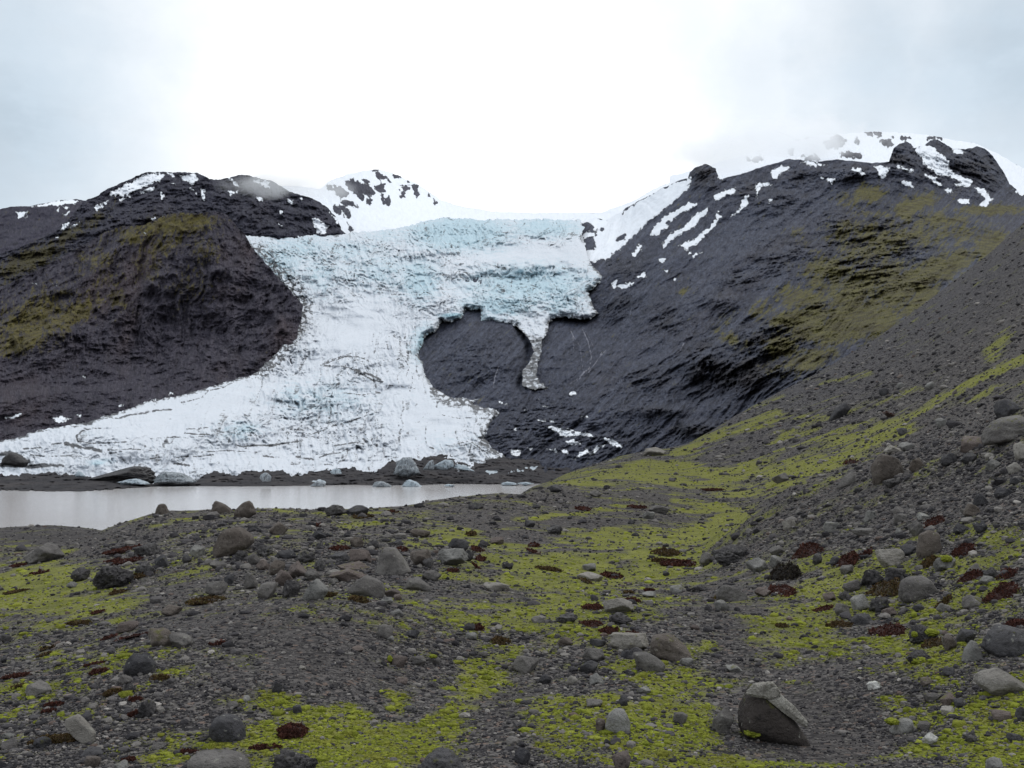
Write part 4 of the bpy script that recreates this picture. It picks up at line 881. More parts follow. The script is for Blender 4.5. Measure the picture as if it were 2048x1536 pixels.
ROCKS = [
 (45,130,1085,1125,'g','broad grey boulder with a dark hollow in its front, left of the hummock'),
 (378,411,1089,1117,'l','pale rock with a black pit, left of the large flat faced boulder'),
 (364,384,1109,1126,'d','dark stone just below the pale pitted rock on the left hummock'),
 (308,339,1109,1136,'d','dark rounded rock above the brown shrub strip on the left slope'),
 (270,312,1124,1153,'k','mottled rock joined to the right end of the lumpy left outcrop'),
 (264,321,1084,1112,'k','lumpy rock above the red shrub streaks on the left hummock'),
 (183,272,1131,1177,'k','knobbly dark outcrop at the upper edge of the left moss slope'),
 (140,181,1134,1163,'k','mottled grey rock at the left of the knobbly outcrop'),
 (132,156,1163,1176,'l','small blue grey stone lying on the left moss'),
 (410,456,1161,1191,'g','smooth grey egg shaped rock on the gravel with a brown shrub strip below'),
 (322,366,1208,1231,'b','low brown grey rock sunk in gravel between the left moss and the slope'),
 (296,347,1255,1293,'b','round brown boulder leaning on a pale slab in the left foreground'),
 (337,390,1264,1295,'g','wedge shaped slab touching the round brown boulder'),
 (232,279,1241,1264,'r','tan flat rock above a row of red shrubs on the left'),
 (235,267,1349,1370,'g','flat grey rock just below the dark block in the left foreground'),
 (50,104,1360,1391,'g','rounded blue grey rock beside a brown shrub near the left edge'),
 (0,23,1266,1286,'k','dark mottled stone cut by the left edge of the picture'),
 (0,14,1311,1326,'d','little dark stone at the left edge above the long red shrub'),
 (449,469,1147,1170,'d','dark upright stone behind the egg shaped rock'),
 (487,516,1144,1178,'g','grey rock right of the egg shaped rock at the foot of the rock field'),
 (419,455,1121,1137,'g','low grey rock under the large flat faced boulder'),
 (470,497,1100,1121,'k','rough rock right of the large flat faced boulder'),
 (495,520,1106,1130,'g','grey block in the rock field below the tall crest boulder'),
 (648,694,1009,1032,'k','dark angular crest rock above a brown shrub at the middle of the shore skyline'),
 (692,739,1010,1031,'d','long dark crest rock joined on the right of the angular one'),
 (741,751,1005,1013,'b','tiny lone stone on the skyline right of the dark crest rocks'),
 (537,576,1043,1070,'b','brown broken block near the top of the rock field'),
 (622,653,1061,1080,'d','dark flat topped rock on the hummock shoulder'),
 (652,667,1065,1074,'d','small dark stone right of the dark flat topped rock'),
 (699,728,1073,1095,'b','blunt brown grey rock up slope of the grey pyramid'),
 (734,758,1079,1099,'k','rough dark rock just behind the grey pyramid'),
 (820,864,1098,1132,'b','rounded brownish boulder right of the grey pyramid'),
 (876,937,1096,1132,'l','pale grey boulder carrying a dark rock on its top'),
 (894,938,1076,1102,'d','dark jagged rock resting on the pale grey boulder'),
 (927,948,1099,1123,'k','dark mottled rock leaning on the right of the pale grey boulder'),
 (845,868,1116,1136,'k','small black hollowed stone between the pyramid and the pale boulder'),
 (818,861,1058,1075,'b','flat brown slab half buried up slope right of the pyramid'),
 (786,808,1078,1091,'d','small dark slab above the grey pyramid tip'),
 (980,1008,1073,1089,'r','purple brown rock with a flat top on the middle slope'),
 (936,968,1004,1019,'d','dark hollow rock on the near shore ridge by the water'),
 (660,700,1104,1123,'d','dark flat block left of the grey pyramid behind the pink slabs'),
 (698,744,1098,1125,'r','reddish block immediately left of the grey pyramid'),
 (672,744,1121,1140,'r','pinkish flat slab at the foot of the reddish block'),
 (655,735,1137,1162,'r','long pink brown boulder behind the big flat topped grey boulder'),
 (843,883,1140,1162,'g','smooth grey cobble below the rounded brownish boulder'),
 (768,801,1177,1194,'r','pinkish rock at the right foot of the flat topped grey boulder'),
 (757,786,1194,1208,'l','light flat stone below the pinkish rock'),
 (787,804,1187,1201,'r','red tinged pebble sized stone right of the pinkish rock'),
 (563,601,1159,1195,'k','split grey rock with a black gap in the lower rock field'),
 (574,618,1121,1156,'r','pink brown faceted rock in the middle of the rock field'),
 (549,586,1139,1173,'r','reddish rock leaning left of the pink brown faceted rock'),
 (536,571,1119,1151,'b','brown angular rock left of the reddish leaning rock'),
 (609,641,1136,1161,'g','grey rock between the pink faceted rock and the long pink boulder'),
 (514,556,1164,1198,'g','grey broken rock at the lower left of the rock field'),
 (511,540,1119,1141,'r','small rust coloured rock at the left of the rock field'),
 (549,596,1099,1118,'d','dark blue grey low rock across the rock field'),
 (594,631,1101,1126,'k','rough rock in the centre of the rock field above the pink faceted rock'),
 (511,546,1089,1113,'k','dark lumpy rock below the brown broken block'),
 (626,653,1116,1141,'k','mottled rock left of the pinkish flat slab'),
 (755,786,1250,1277,'g','grey cobble alone on the dark gravel of the middle foreground'),
 (774,789,1271,1283,'l','small smooth stone touching the lone grey cobble'),
 (780,816,1309,1334,'r','pink tan cobble with a moss tuft at its left in the dark gravel'),
 (821,853,1311,1331,'g','flat grey chip right of the pink tan cobble'),
 (854,882,1311,1329,'g','moss capped grey stone right of the flat chip'),
 (811,839,1259,1276,'d','dark flat stone right of the lone grey cobble'),
 (790,816,1353,1368,'r','brownish wedge stone below the pink tan cobble'),
 (929,954,1264,1280,'l','pale flat stone left of the dark brown shrub tuft'),
 (966,1023,1164,1182,'p','pale flat slab sunk in moss at the middle of the slope'),
 (956,976,1302,1316,'g','rounded stone on the edge of the central moss strip'),
 (779,808,1217,1231,'l','flat light stone on the gravel dome below the rock field'),
 (1004,1027,1123,1138,'k','dark pitted stone in the moss beyond the pale flat slab'),
 (1063,1082,1007,1018,'d','dark flat stone on the far gravel of the middle'),
 (1049,1071,1040,1055,'d','dark pyramid shaped stone on the mid distance gravel'),
 (1091,1126,1050,1068,'k','humped rock with a black right side on the mid distance gravel'),
 (1296,1340,1010,1026,'g','low grey outcrop near a thin moss line in the mid distance'),
 (1284,1310,1023,1038,'l','light rounded stone below the low grey outcrop'),
 (1255,1271,1039,1049,'d','small dark stone on the gravel below the thin moss line'),
 (1398,1426,1104,1132,'g','grey blocky rock at the left end of the mossy ledge'),
 (1420,1496,1088,1130,'k','dark mossy ledge of rock at the foot of the right slope'),
 (1432,1495,1169,1202,'g','smooth grey slab behind a small brown shrub on the path edge'),
 (1428,1460,1199,1222,'l','light rounded rock in front of the small brown shrub'),
 (1508,1542,1174,1194,'r','pink grey rock left of the big red shrub on the right slope'),
 (1378,1420,1168,1183,'k','dark flat rock lying across the gravel left of the smooth slab'),
 (1204,1268,1196,1228,'p','pale tan boulder with two black holes between red shrubs'),
 (1216,1266,1224,1250,'k','mottled rock under the pale tan boulder with holes'),
 (1110,1156,1224,1247,'k','rough grey rock with a dark top on the moss, left of the red shrubs'),
 (1062,1090,1231,1246,'g','low grey stone left of the rough rock on the moss'),
 (1219,1298,1264,1300,'p','pale flat boulder with a dark slit, below the red shrub chain'),
 (1164,1210,1295,1324,'g','grey rock with a black hole at its right end'),
 (1240,1268,1299,1316,'d','small dark block touching the left of the smooth grey block'),
 (1023,1078,1311,1346,'g','grey flat boulder with a notch at the right of the moss strip'),
 (1158,1196,1320,1349,'d','grey rock with a pointed top below the black holed rock'),
 (1178,1209,1345,1371,'l','rounded light rock below the pointed grey rock'),
 (1132,1156,1351,1370,'p','pale chip of stone left of the rounded light rock'),
 (1077,1103,1348,1368,'d','dark split stone on the gravel below the notched boulder'),
 (1164,1192,1126,1142,'l','light stone in the moss above the rust red shrub'),
 (1152,1207,1143,1161,'p','pale slab touching the left end of the rust red shrub'),
 (1283,1313,1182,1195,'l','flat light stone above the pale tan boulder'),
 (1359,1388,1315,1332,'l','whitish lump at the foot of the big brown boulder'),
 (1450,1486,1329,1344,'l','neat flat topped stone on the path beside a moss tuft'),
 (1179,1212,1277,1293,'d','dark grey flat stone left of the pale boulder with a slit'),
 (1339,1364,1169,1186,'l','small light grey rock on bare ground in the middle'),
 (1325,1340,1141,1152,'d','dark small stone in the moss hollow'),
 (1114,1147,1274,1292,'b','tan weathered stone on the moss above the black holed rock'),
 (1379,1400,1249,1260,'r','pinkish small stone on the path right of the shrub chain'),
 (1815,1850,1040,1073,'g','grey rock behind the tall brown grey boulder on the right'),
 (1750,1813,1097,1132,'p','pale boulder riddled with dark hollows on the right moss slope'),
 (1723,1770,1138,1173,'k','dark cracked rock left of the biggest rounded boulder'),
 (1767,1812,1134,1168,'k','pitted dark rock between the cracked rock and the biggest rounded boulder'),
 (1866,1912,1111,1142,'l','light boulder with a moss filled dimple on top'),
 (1929,1965,1126,1152,'g','angular grey rock right of the moss dimpled boulder'),
 (1966,1999,1133,1159,'k','speckled rock left of a red shrub at the right'),
 (1906,1934,1046,1069,'d','dark flat topped rock above the shrubs at the upper right'),
 (1945,1978,1040,1067,'d','dark round rock beside a bright moss cushion at the upper right'),
 (1925,1963,1007,1033,'b','brown grey tilted rock on the right gravel bank'),
 (1727,1753,1021,1042,'l','light grey cobble on the right gravel bank'),
 (1787,1815,1026,1047,'g','grey oval cobble in the middle of the right gravel bank'),
 (1832,1860,1024,1040,'l','pale flat cobble above the small rust shrub'),
 (1563,1592,1038,1059,'p','pale angular cobble alone on the left of the gravel bank'),
 (1645,1680,1043,1064,'l','rounded light cobble on the gravel bank left of a long flat stone'),
 (1703,1749,1055,1074,'g','long flat grey stone with a dark underside on the gravel bank'),
 (1790,1805,1055,1069,'l','small light stone between the long flat stone and the tall boulder'),
 (1684,1722,1159,1184,'g','domed grey rock below the cracked dark rock'),
 (1644,1674,1183,1203,'r','brownish pink rock at the left edge of the right moss'),
 (1676,1705,1181,1201,'k','speckled rock right of the brownish pink rock'),
 (1700,1740,1188,1222,'l','pale block with a dark hollow foot on the right moss'),
 (1669,1700,1206,1232,'g','rounded grey rock touching the pale hollow footed block'),
 (1737,1780,1195,1224,'k','dark mossy rock right of the pale hollow footed block'),
 (1762,1795,1213,1233,'r','pink triangular rock in moss above the wide red shrub'),
 (1701,1745,1226,1249,'d','dark slanting rock left of the wide red shrub'),
 (1817,1883,1248,1286,'k','black boulder with moss clumps right of the wide red shrub'),
 (1883,1914,1268,1302,'b','brown grey rock left of the pointed triangular rock'),
 (1912,1955,1256,1287,'d','dark rock behind the pointed triangular rock'),
 (1810,1870,1299,1327,'k','dark tilted slab rising from moss on the right'),
 (1882,1910,1332,1354,'d','dark blue stone sitting on a moss edge left of the big pale slab'),
 (1732,1764,1361,1380,'w','white lumpy stone on the edge of the path'),
 (1922,1968,1189,1217,'g','grey rock with a rounded top right of the moss filled hollow'),
 (1823,1850,1207,1224,'d','small dark rock under the biggest rounded boulder'),
 (1871,1895,1206,1226,'l','pointed light stone below the biggest rounded boulder'),
 (1959,1992,1151,1171,'l','light slanted stone above the largest right shrub'),
 (1624,1645,1106,1129,'k','small speckled rock right of the maroon shrub'),
 (1537,1564,1110,1134,'l','light pointed rock behind the black bush'),
 (1659,1684,1112,1130,'d','grey stone at the left of the dark red shrub'),
 (1679,1707,1129,1149,'g','low grey stone under the dark red shrub'),
 (1800,1832,1087,1112,'d','dark rock at the left foot of the tall brown grey boulder'),
 (1491,1540,1115,1146,'l','pale hollow rock with a black overhang left of the black bush'),
 (1538,1570,1092,1112,'g','grey low rock above the black bush'),
 (1817,1848,915,943,'b','rough brown rock right of the split boulder on the bank'),
 (1765,1805,956,975,'k','dark pink stone in front of the split boulder'),
 (1881,1918,905,932,'d','dark grey rock on the upper bank'),
 (1919,1955,905,930,'d','dark rock with a pale top edge on the upper bank'),
 (1766,1803,890,908,'p','pale flat shards behind the split boulder'),
 (1797,1833,884,901,'l','light grey flat rock behind the pale shards'),
 (1920,1969,871,902,'r','pinkish broken rock below the big dome at the right edge'),
 (1986,2044,798,838,'d','dark overhanging boulder above the big dome at the right edge'),
 (2026,2075,878,920,'p','pale block cut by the right edge below the big dome'),
 (1794,1816,855,871,'d','dark stone on the slope left of the big dome'),
 (1757,1779,776,792,'d','dark stone on the upper scree with a pale top'),
 (1794,1811,765,776,'l','pale stone high on the scree'),
 (1850,1873,763,779,'l','light round boulder high on the scree right of the pale stone'),
 (1945,1978,987,1014,'d','dark pointed rock on the right bank'),
 (1987,2030,974,995,'d','dark flat rock on the right bank near the edge'),
 (2019,2041,954,970,'d','small dark stone at the right edge of the bank'),
 (1870,1897,836,854,'l','pale sunken stone on the slope below the moss streak'),
 (1968,1994,906,919,'p','pale shard on the bank left of the cut block'),
 (1970,2003,917,941,'l','light flat slab under the pale shard'),
 (2012,2046,924,947,'p','pale pinkish slab near the right edge'),
 (1543,1578,945,966,'g','flat grey outcrop in the moss hollow behind the bank'),
 (1285,1332,894,912,'p','pale round boulder on the skyline at the foot of the scree'),
 (1096,1127,968,985,'d','brown rock on the shore slope near the end of the lake'),
 (1178,1204,980,994,'g','grey rounded rock on the gravel near the end of the lake'),
 (1424,1468,1414,1465,'g','smooth round rock leaning on the left of the big crusted boulder'),
 (1191,1211,1435,1462,'r','upright sliver of stone left of the rock with two holes'),
 (1222,1262,1500,1545,'r','tilted slab with a pale face at the bottom edge'),
 (1027,1062,1493,1530,'d','dark lump at the bottom edge left of the tilted slab'),
 (1172,1205,1397,1415,'g','grey oval stone in moss above the rock with two holes'),
 (1236,1256,1390,1412,'d','dark upright stone above the rock with two holes'),
 (1274,1302,1371,1389,'l','blue grey flat stone below the smooth grey block'),
 (1346,1376,1423,1448,'g','half hidden grey rock right of the rock with two holes'),
 (543,637,1498,1560,'k','rough dark boulder at the bottom edge, right of the big grey one'),
 (156,186,1422,1448,'d','round dark rock behind the long pale slab'),
 (66,105,1472,1497,'d','dark stone in front of the long brown shrub'),
 (276,313,1398,1436,'k','round speckled rock beside a red shrub in the left foreground'),
 (0,36,1475,1499,'g','grey stone cut by the left edge near the bottom'),
 (0,30,1465,1478,'l','pale greenish stone cut by the left edge near the bottom'),
 (168,203,1511,1535,'b','brown flat stone at the bottom left'),
 (227,257,1519,1545,'l','light stone at the bottom edge left of the big grey boulder'),
 (159,207,1493,1515,'d','dark low rock below the long pale slab'),
 (299,337,1483,1499,'g','lilac grey flat stone left of the big bottom boulder'),
 (1843,1877,1463,1491,'w','pale cream rock on the edge of the path at the lower right'),
 (1880,1910,1411,1432,'p','pale neat block in moss at the lower right'),
 (1879,1915,1385,1414,'r','pinkish brown rock in the stony moss at the lower right'),
 (1924,1957,1463,1487,'k','round dimpled rock in the lower right moss'),
 (2012,2047,1465,1486,'d','dark oval rock at the lower right edge'),
 (1981,2025,1418,1442,'r','pale purple wedge rock at the lower right'),
 (1970,2007,1513,1550,'l','light boulder cut by the bottom edge at the right'),
 (1839,1867,1353,1373,'b','small brown rock left of the dark blue stone'),
 (2029,2056,1412,1444,'d','dark green grey rock cut by the right edge'),
 (246,273,1366,1387,'k','speckled stone at the right end of a brown shrub under the dark block'),
 (1846,1880,1385,1405,'g','grey stone in the moss below the small brown rock'),
 (1905,1935,1396,1416,'d','dark broken rock beside the pinkish brown rock'),
 (1833,1862,1441,1462,'g','flat rock right of the moss covered rock by the path'),
 (452,478,1402,1416,'g','small grey stone in the moss above the humped dark boulder'),
 (486,502,1390,1405,'l','light pebble like stone left of the bright moss clumps'),
 (543,565,1362,1386,'d','dark stone with a moss edge on the gravel above the bright moss'),
 (597,612,1330,1340,'p','pale stone chip on the dark gravel'),
 (585,604,1409,1428,'d','dark stone among the bright moss clumps'),
 (806,836,1410,1424,'k','small dark rough stone in the dry grass'),
]
HERO = [
 ([(310,1024),(313,1013),(320,1007),(328,1008),(336,1019),(339,1027),(312,1028)],'b','round rock on the hummock crest against the lake, leftmost on the skyline',dict(k=16)),
 ([(359,1021),(361,1012),(366,1010),(373,1010),(375,1020)],'b','small rock on the skyline between two bigger crest boulders',dict(k=20)),
 ([(421,1024),(424,1009),(432,1001),(440,1002),(452,1010),(464,1014),(467,1024),(440,1027)],'b','domed boulder on the hummock crest with its long side sloping towards the lake',dict(k=18)),
 ([(467,1031),(474,1016),(486,1005),(496,1001),(503,1005),(513,1022),(500,1031),(480,1036)],'b','tall humped boulder on the crest, rightmost of the skyline boulders by the lake',dict(k=20)),
 ([(425,1106),(427,1085),(440,1063),(455,1056),(475,1053),(495,1060),(509,1076),(500,1090),(470,1100),(440,1112)],'b','large flat faced boulder set into the slope below the crest boulders',dict(k=22,rough=.05)),
 ([(770,1093),(790,1095),(810,1118),(822,1137),(810,1146),(760,1149),(751,1142),(756,1120),(760,1103)],'g','grey pyramid shaped boulder with a dark left face in the rock field',dict(k=34,rough=.025)),
 ([(696,1172),(719,1155),(732,1150),(762,1160),(771,1172),(769,1186),(757,1193),(737,1188),(709,1187)],'g','big flat topped grey boulder with a brown shrub at its front foot',dict(k=30,rough=.03)),
 ([(805,1177),(816,1155),(837,1155),(859,1170),(862,1181)],'g','wide grey wedge boulder right of the flat topped one',dict(k=30,rough=.03)),
 ([(605,1190),(620,1166),(632,1157),(650,1170),(658,1178),(640,1198),(612,1200)],'l','tall broken grey boulder with a sharp front edge in the lower rock field',dict(k=30,rough=.05)),
 ([(1299,1284),(1310,1268),(1340,1266),(1370,1285),(1384,1305),(1381,1320),(1350,1318),(1305,1305)],'b','big brown boulder with a rounded back beside the path',dict(k=14,rough=.05)),
 ([(1266,1304),(1294,1303),(1319,1315),(1331,1325),(1327,1342),(1279,1342),(1270,1322)],'g','smooth grey block with a slanted front below the big brown boulder',dict(k=22,rough=.025)),
 ([(1832,1100),(1840,1068),(1862,1060),(1880,1065),(1884,1096),(1876,1112),(1840,1112)],'b','tall brown grey boulder standing at the top of the right moss',dict(k=16,rough=.04)),
 ([(1796,1177),(1801,1160),(1818,1152),(1848,1151),(1863,1160),(1876,1177),(1873,1192),(1843,1199),(1811,1201),(1797,1192)],'g','biggest rounded grey boulder on the right moss slope',dict(k=14,rough=.04)),
 ([(1960,1290),(1975,1262),(2000,1248),(2030,1249),(2075,1275),(2085,1300),(2050,1312),(1985,1307)],'d','very dark boulder with a sloping back at the right edge',dict(k=18,rough=.05)),
 ([(1922,1322),(1930,1296),(1945,1280),(1953,1283),(1968,1312),(1966,1323)],'l','pointed triangular rock with a yellow green moss cushion on its left',dict(k=30,rough=.03)),
 ([(1946,1362),(1956,1347),(2000,1335),(2015,1343),(2060,1365),(2080,1387),(2050,1391),(1973,1382)],'p','big pale flat slab at the right edge of the foreground',dict(k=22,rough=.025)),
 ([(1741,952),(1743,925),(1761,907),(1796,915),(1808,932),(1806,947),(1788,955),(1745,962)],'b','split round boulder on the crest of the right bank',dict(k=18,rough=.06)),
 ([(1671,973),(1690,953),(1708,942),(1713,966)],'g','flat triangular rock left of the split boulder',dict(k=30,rough=.02)),
 ([(1961,882),(1966,858),(1990,838),(2030,830),(2075,838),(2085,882)],'g','big mossy dome of rock at the right edge of the bank',dict(k=14,rough=.06)),
 ([(1657,836),(1672,815),(1690,805),(1701,815),(1690,828),(1664,838)],'d','dark triangular boulder lying on the scree',dict(k=30,rough=.04)),
 ([(372,1560),(374,1510),(392,1501),(430,1499),(470,1503),(500,1520),(504,1560)],'g','big grey boulder cut by the bottom edge, left of centre',dict(k=16,rough=.045)),
 ([(417,1462),(424,1436),(445,1427),(468,1432),(488,1450),(494,1474),(470,1484),(430,1480)],'d','humped dark boulder with rounded back in the lower left foreground',dict(k=14,rough=.06)),
 ([(838,1560),(842,1520),(862,1500),(895,1494),(912,1505),(930,1530),(935,1560)],'d','dark green grey boulder with black pits cut by the bottom edge',dict(k=14,rough=.05,pit=.10)),
 ([(130,1437),(155,1428),(174,1442),(192,1460),(192,1475),(177,1486),(150,1468),(130,1450)],'p','long pale slab tilted downhill in the lower left foreground',dict(k=30,rough=.02,depth=.35)),
 ([(246,1336),(252,1318),(264,1306),(300,1309),(313,1324),(308,1343),(275,1351),(252,1346)],'d','dark angular block with a flat lit top in the left foreground',dict(k=30,rough=.04)),
 ([(1210,1452),(1216,1428),(1230,1416),(1247,1417),(1258,1435),(1261,1455),(1250,1467),(1220,1464)],'l','grey rock with two small black holes in the moss',dict(k=16,rough=.05)),
 ([(1778,1462),(1790,1446),(1805,1435),(1824,1436),(1829,1456),(1820,1468),(1790,1468)],'l','light rock with moss on its crown and foot at the path edge',dict(k=20,rough=.04)),
]

# ------------------------------------------------------------------ plants
def leaf_material(name, c1, c2, c3):
    m, t, b = material(name); v = t.attr('tint')
    c = t.mix(t.ramp(v, 0, .6), srgb(*c1), srgb(*c2)); c = t.mix(t.ramp(v, .6, 1.0), c, srgb(*c3))
    n = t.noise(t.coord(), 6, 3, .6)
    c = t.mix(t.ramp(n, .35, .7, 0, .5), c, srgb(*c1))
    t._in(b.inputs['Base Color'], c); b.inputs['Roughness'].default_value = .85
    return m

def mat_plant(name, label, x0, x1, y0, y1, mt, group, cat, bush=False, green=.1):
    rng = np.random.default_rng(int(x0 * 13 + y1 * 7))
    xc = (x0 + x1) / 2; h = y1 - y0; w = x1 - x0
    A = ground_hit(xc, y1); Bk = ground_hit(xc, y0 + (.5 if bush else .38) * h)
    if Bk[1] - A[1] > 5 * w * A[1] / F or Bk[1] < A[1]: Bk = A + np.array([0, 1.2 * w * A[1] / F, 0])
    C0 = (A + Bk) / 2; half_d = max((Bk[1] - A[1]) / 2, .25 * w * A[1] / F)
    D = C0[1]; half_w = w * D / F / 2
    sl = (Bk[2] - A[2]) / max(Bk[1] - A[1], 1e-3)
    L, R = ground_hit(x0 + .15 * w, (y0 + y1) / 2), ground_hit(x1 - .15 * w, (y0 + y1) / 2)
    sx = np.clip((R[2] - L[2]) / max(R[0] - L[0], 1e-3), -.9, .9) if abs(R[1] - L[1]) < D * .12 else 0
    ht = (.75 if bush else .36) * h * D / F
    px = D / F
    n = int(np.clip(w * h * (1.1 if bush else .9), 220, 3600))
    # leaves on and in a low mound
    a = rng.uniform(0, 2 * np.pi, n); r = np.sqrt(rng.uniform(0, 1, n))
    edge = .82 + .30 * fbm(np.stack([np.cos(a) * 1.6, np.sin(a) * 1.6, np.full(n, x0 * .37)], -1), 1, 3, .6, seed=5)
    u, v = np.cos(a) * r * edge, np.sin(a) * r * edge
    lump = .62 + .5 * fbm(np.stack([u * 2.2, v * 2.2, np.full(n, y1 * .31)], -1), 1, 3, .6, seed=9)
    z = np.sqrt(np.clip(1 - r ** 2, 0.02, 1)) * lump * rng.uniform(.35, 1.08, n)
    P = np.stack([u * half_w, v * half_d, z * ht + sl * v * half_d + sx * u * half_w], -1)
    s = np.clip(rng.lognormal(0, .35, n) * 1.7 * px, .006, .09)
    d1 = rng.normal(size=(n, 3)); d1[:, 2] = np.abs(d1[:, 2]) * 1.2 + .2; d1 /= np.linalg.norm(d1, axis=1)[:, None]
    d2 = np.cross(d1, rng.normal(size=(n, 3))); d2 /= np.linalg.norm(d2, axis=1)[:, None] + 1e-9
    d1 = d1 * s[:, None] * 1.7; d2 = d2 * s[:, None] * .75
    V = np.stack([P - d2 * .2, P + d1 * .5 - d2, P + d1, P + d1 * .5 + d2], 1).reshape(-1, 3)
    q = np.arange(n * 4).reshape(-1, 4)
    tint = np.clip(rng.uniform(0, .62, n) + green * rng.uniform(0, 1, n) + .15 * lump, 0, 1)
    # woody mat below the leaves
    dirs, Fc = ICO[3]
    e2 = .72 + .28 * fbm(np.stack([dirs[:, 0] * 1.6, dirs[:, 1] * 1.6, np.full(len(dirs), x0 * .37)], -1), 1, 3, .6, seed=5)
    M = dirs * np.stack([half_w * e2, half_d * e2, np.full(len(dirs), ht * .62)], -1)
    M[:, 2] = np.maximum(M[:, 2], -ht * .3) * (1 + .3 * fbm(dirs, 3, 3, .6, seed=3)) + sl * M[:, 1] + sx * M[:, 0]
    o = build(name, M, Fc, mt, dict(tint=np.zeros(len(M)) + .05))
    o.location = C0
    tag(o, label, cat, group)
    build('foliage', V, q, mt, dict(tint=np.repeat(tint, 4)), smooth=False, parent=o)
    return o

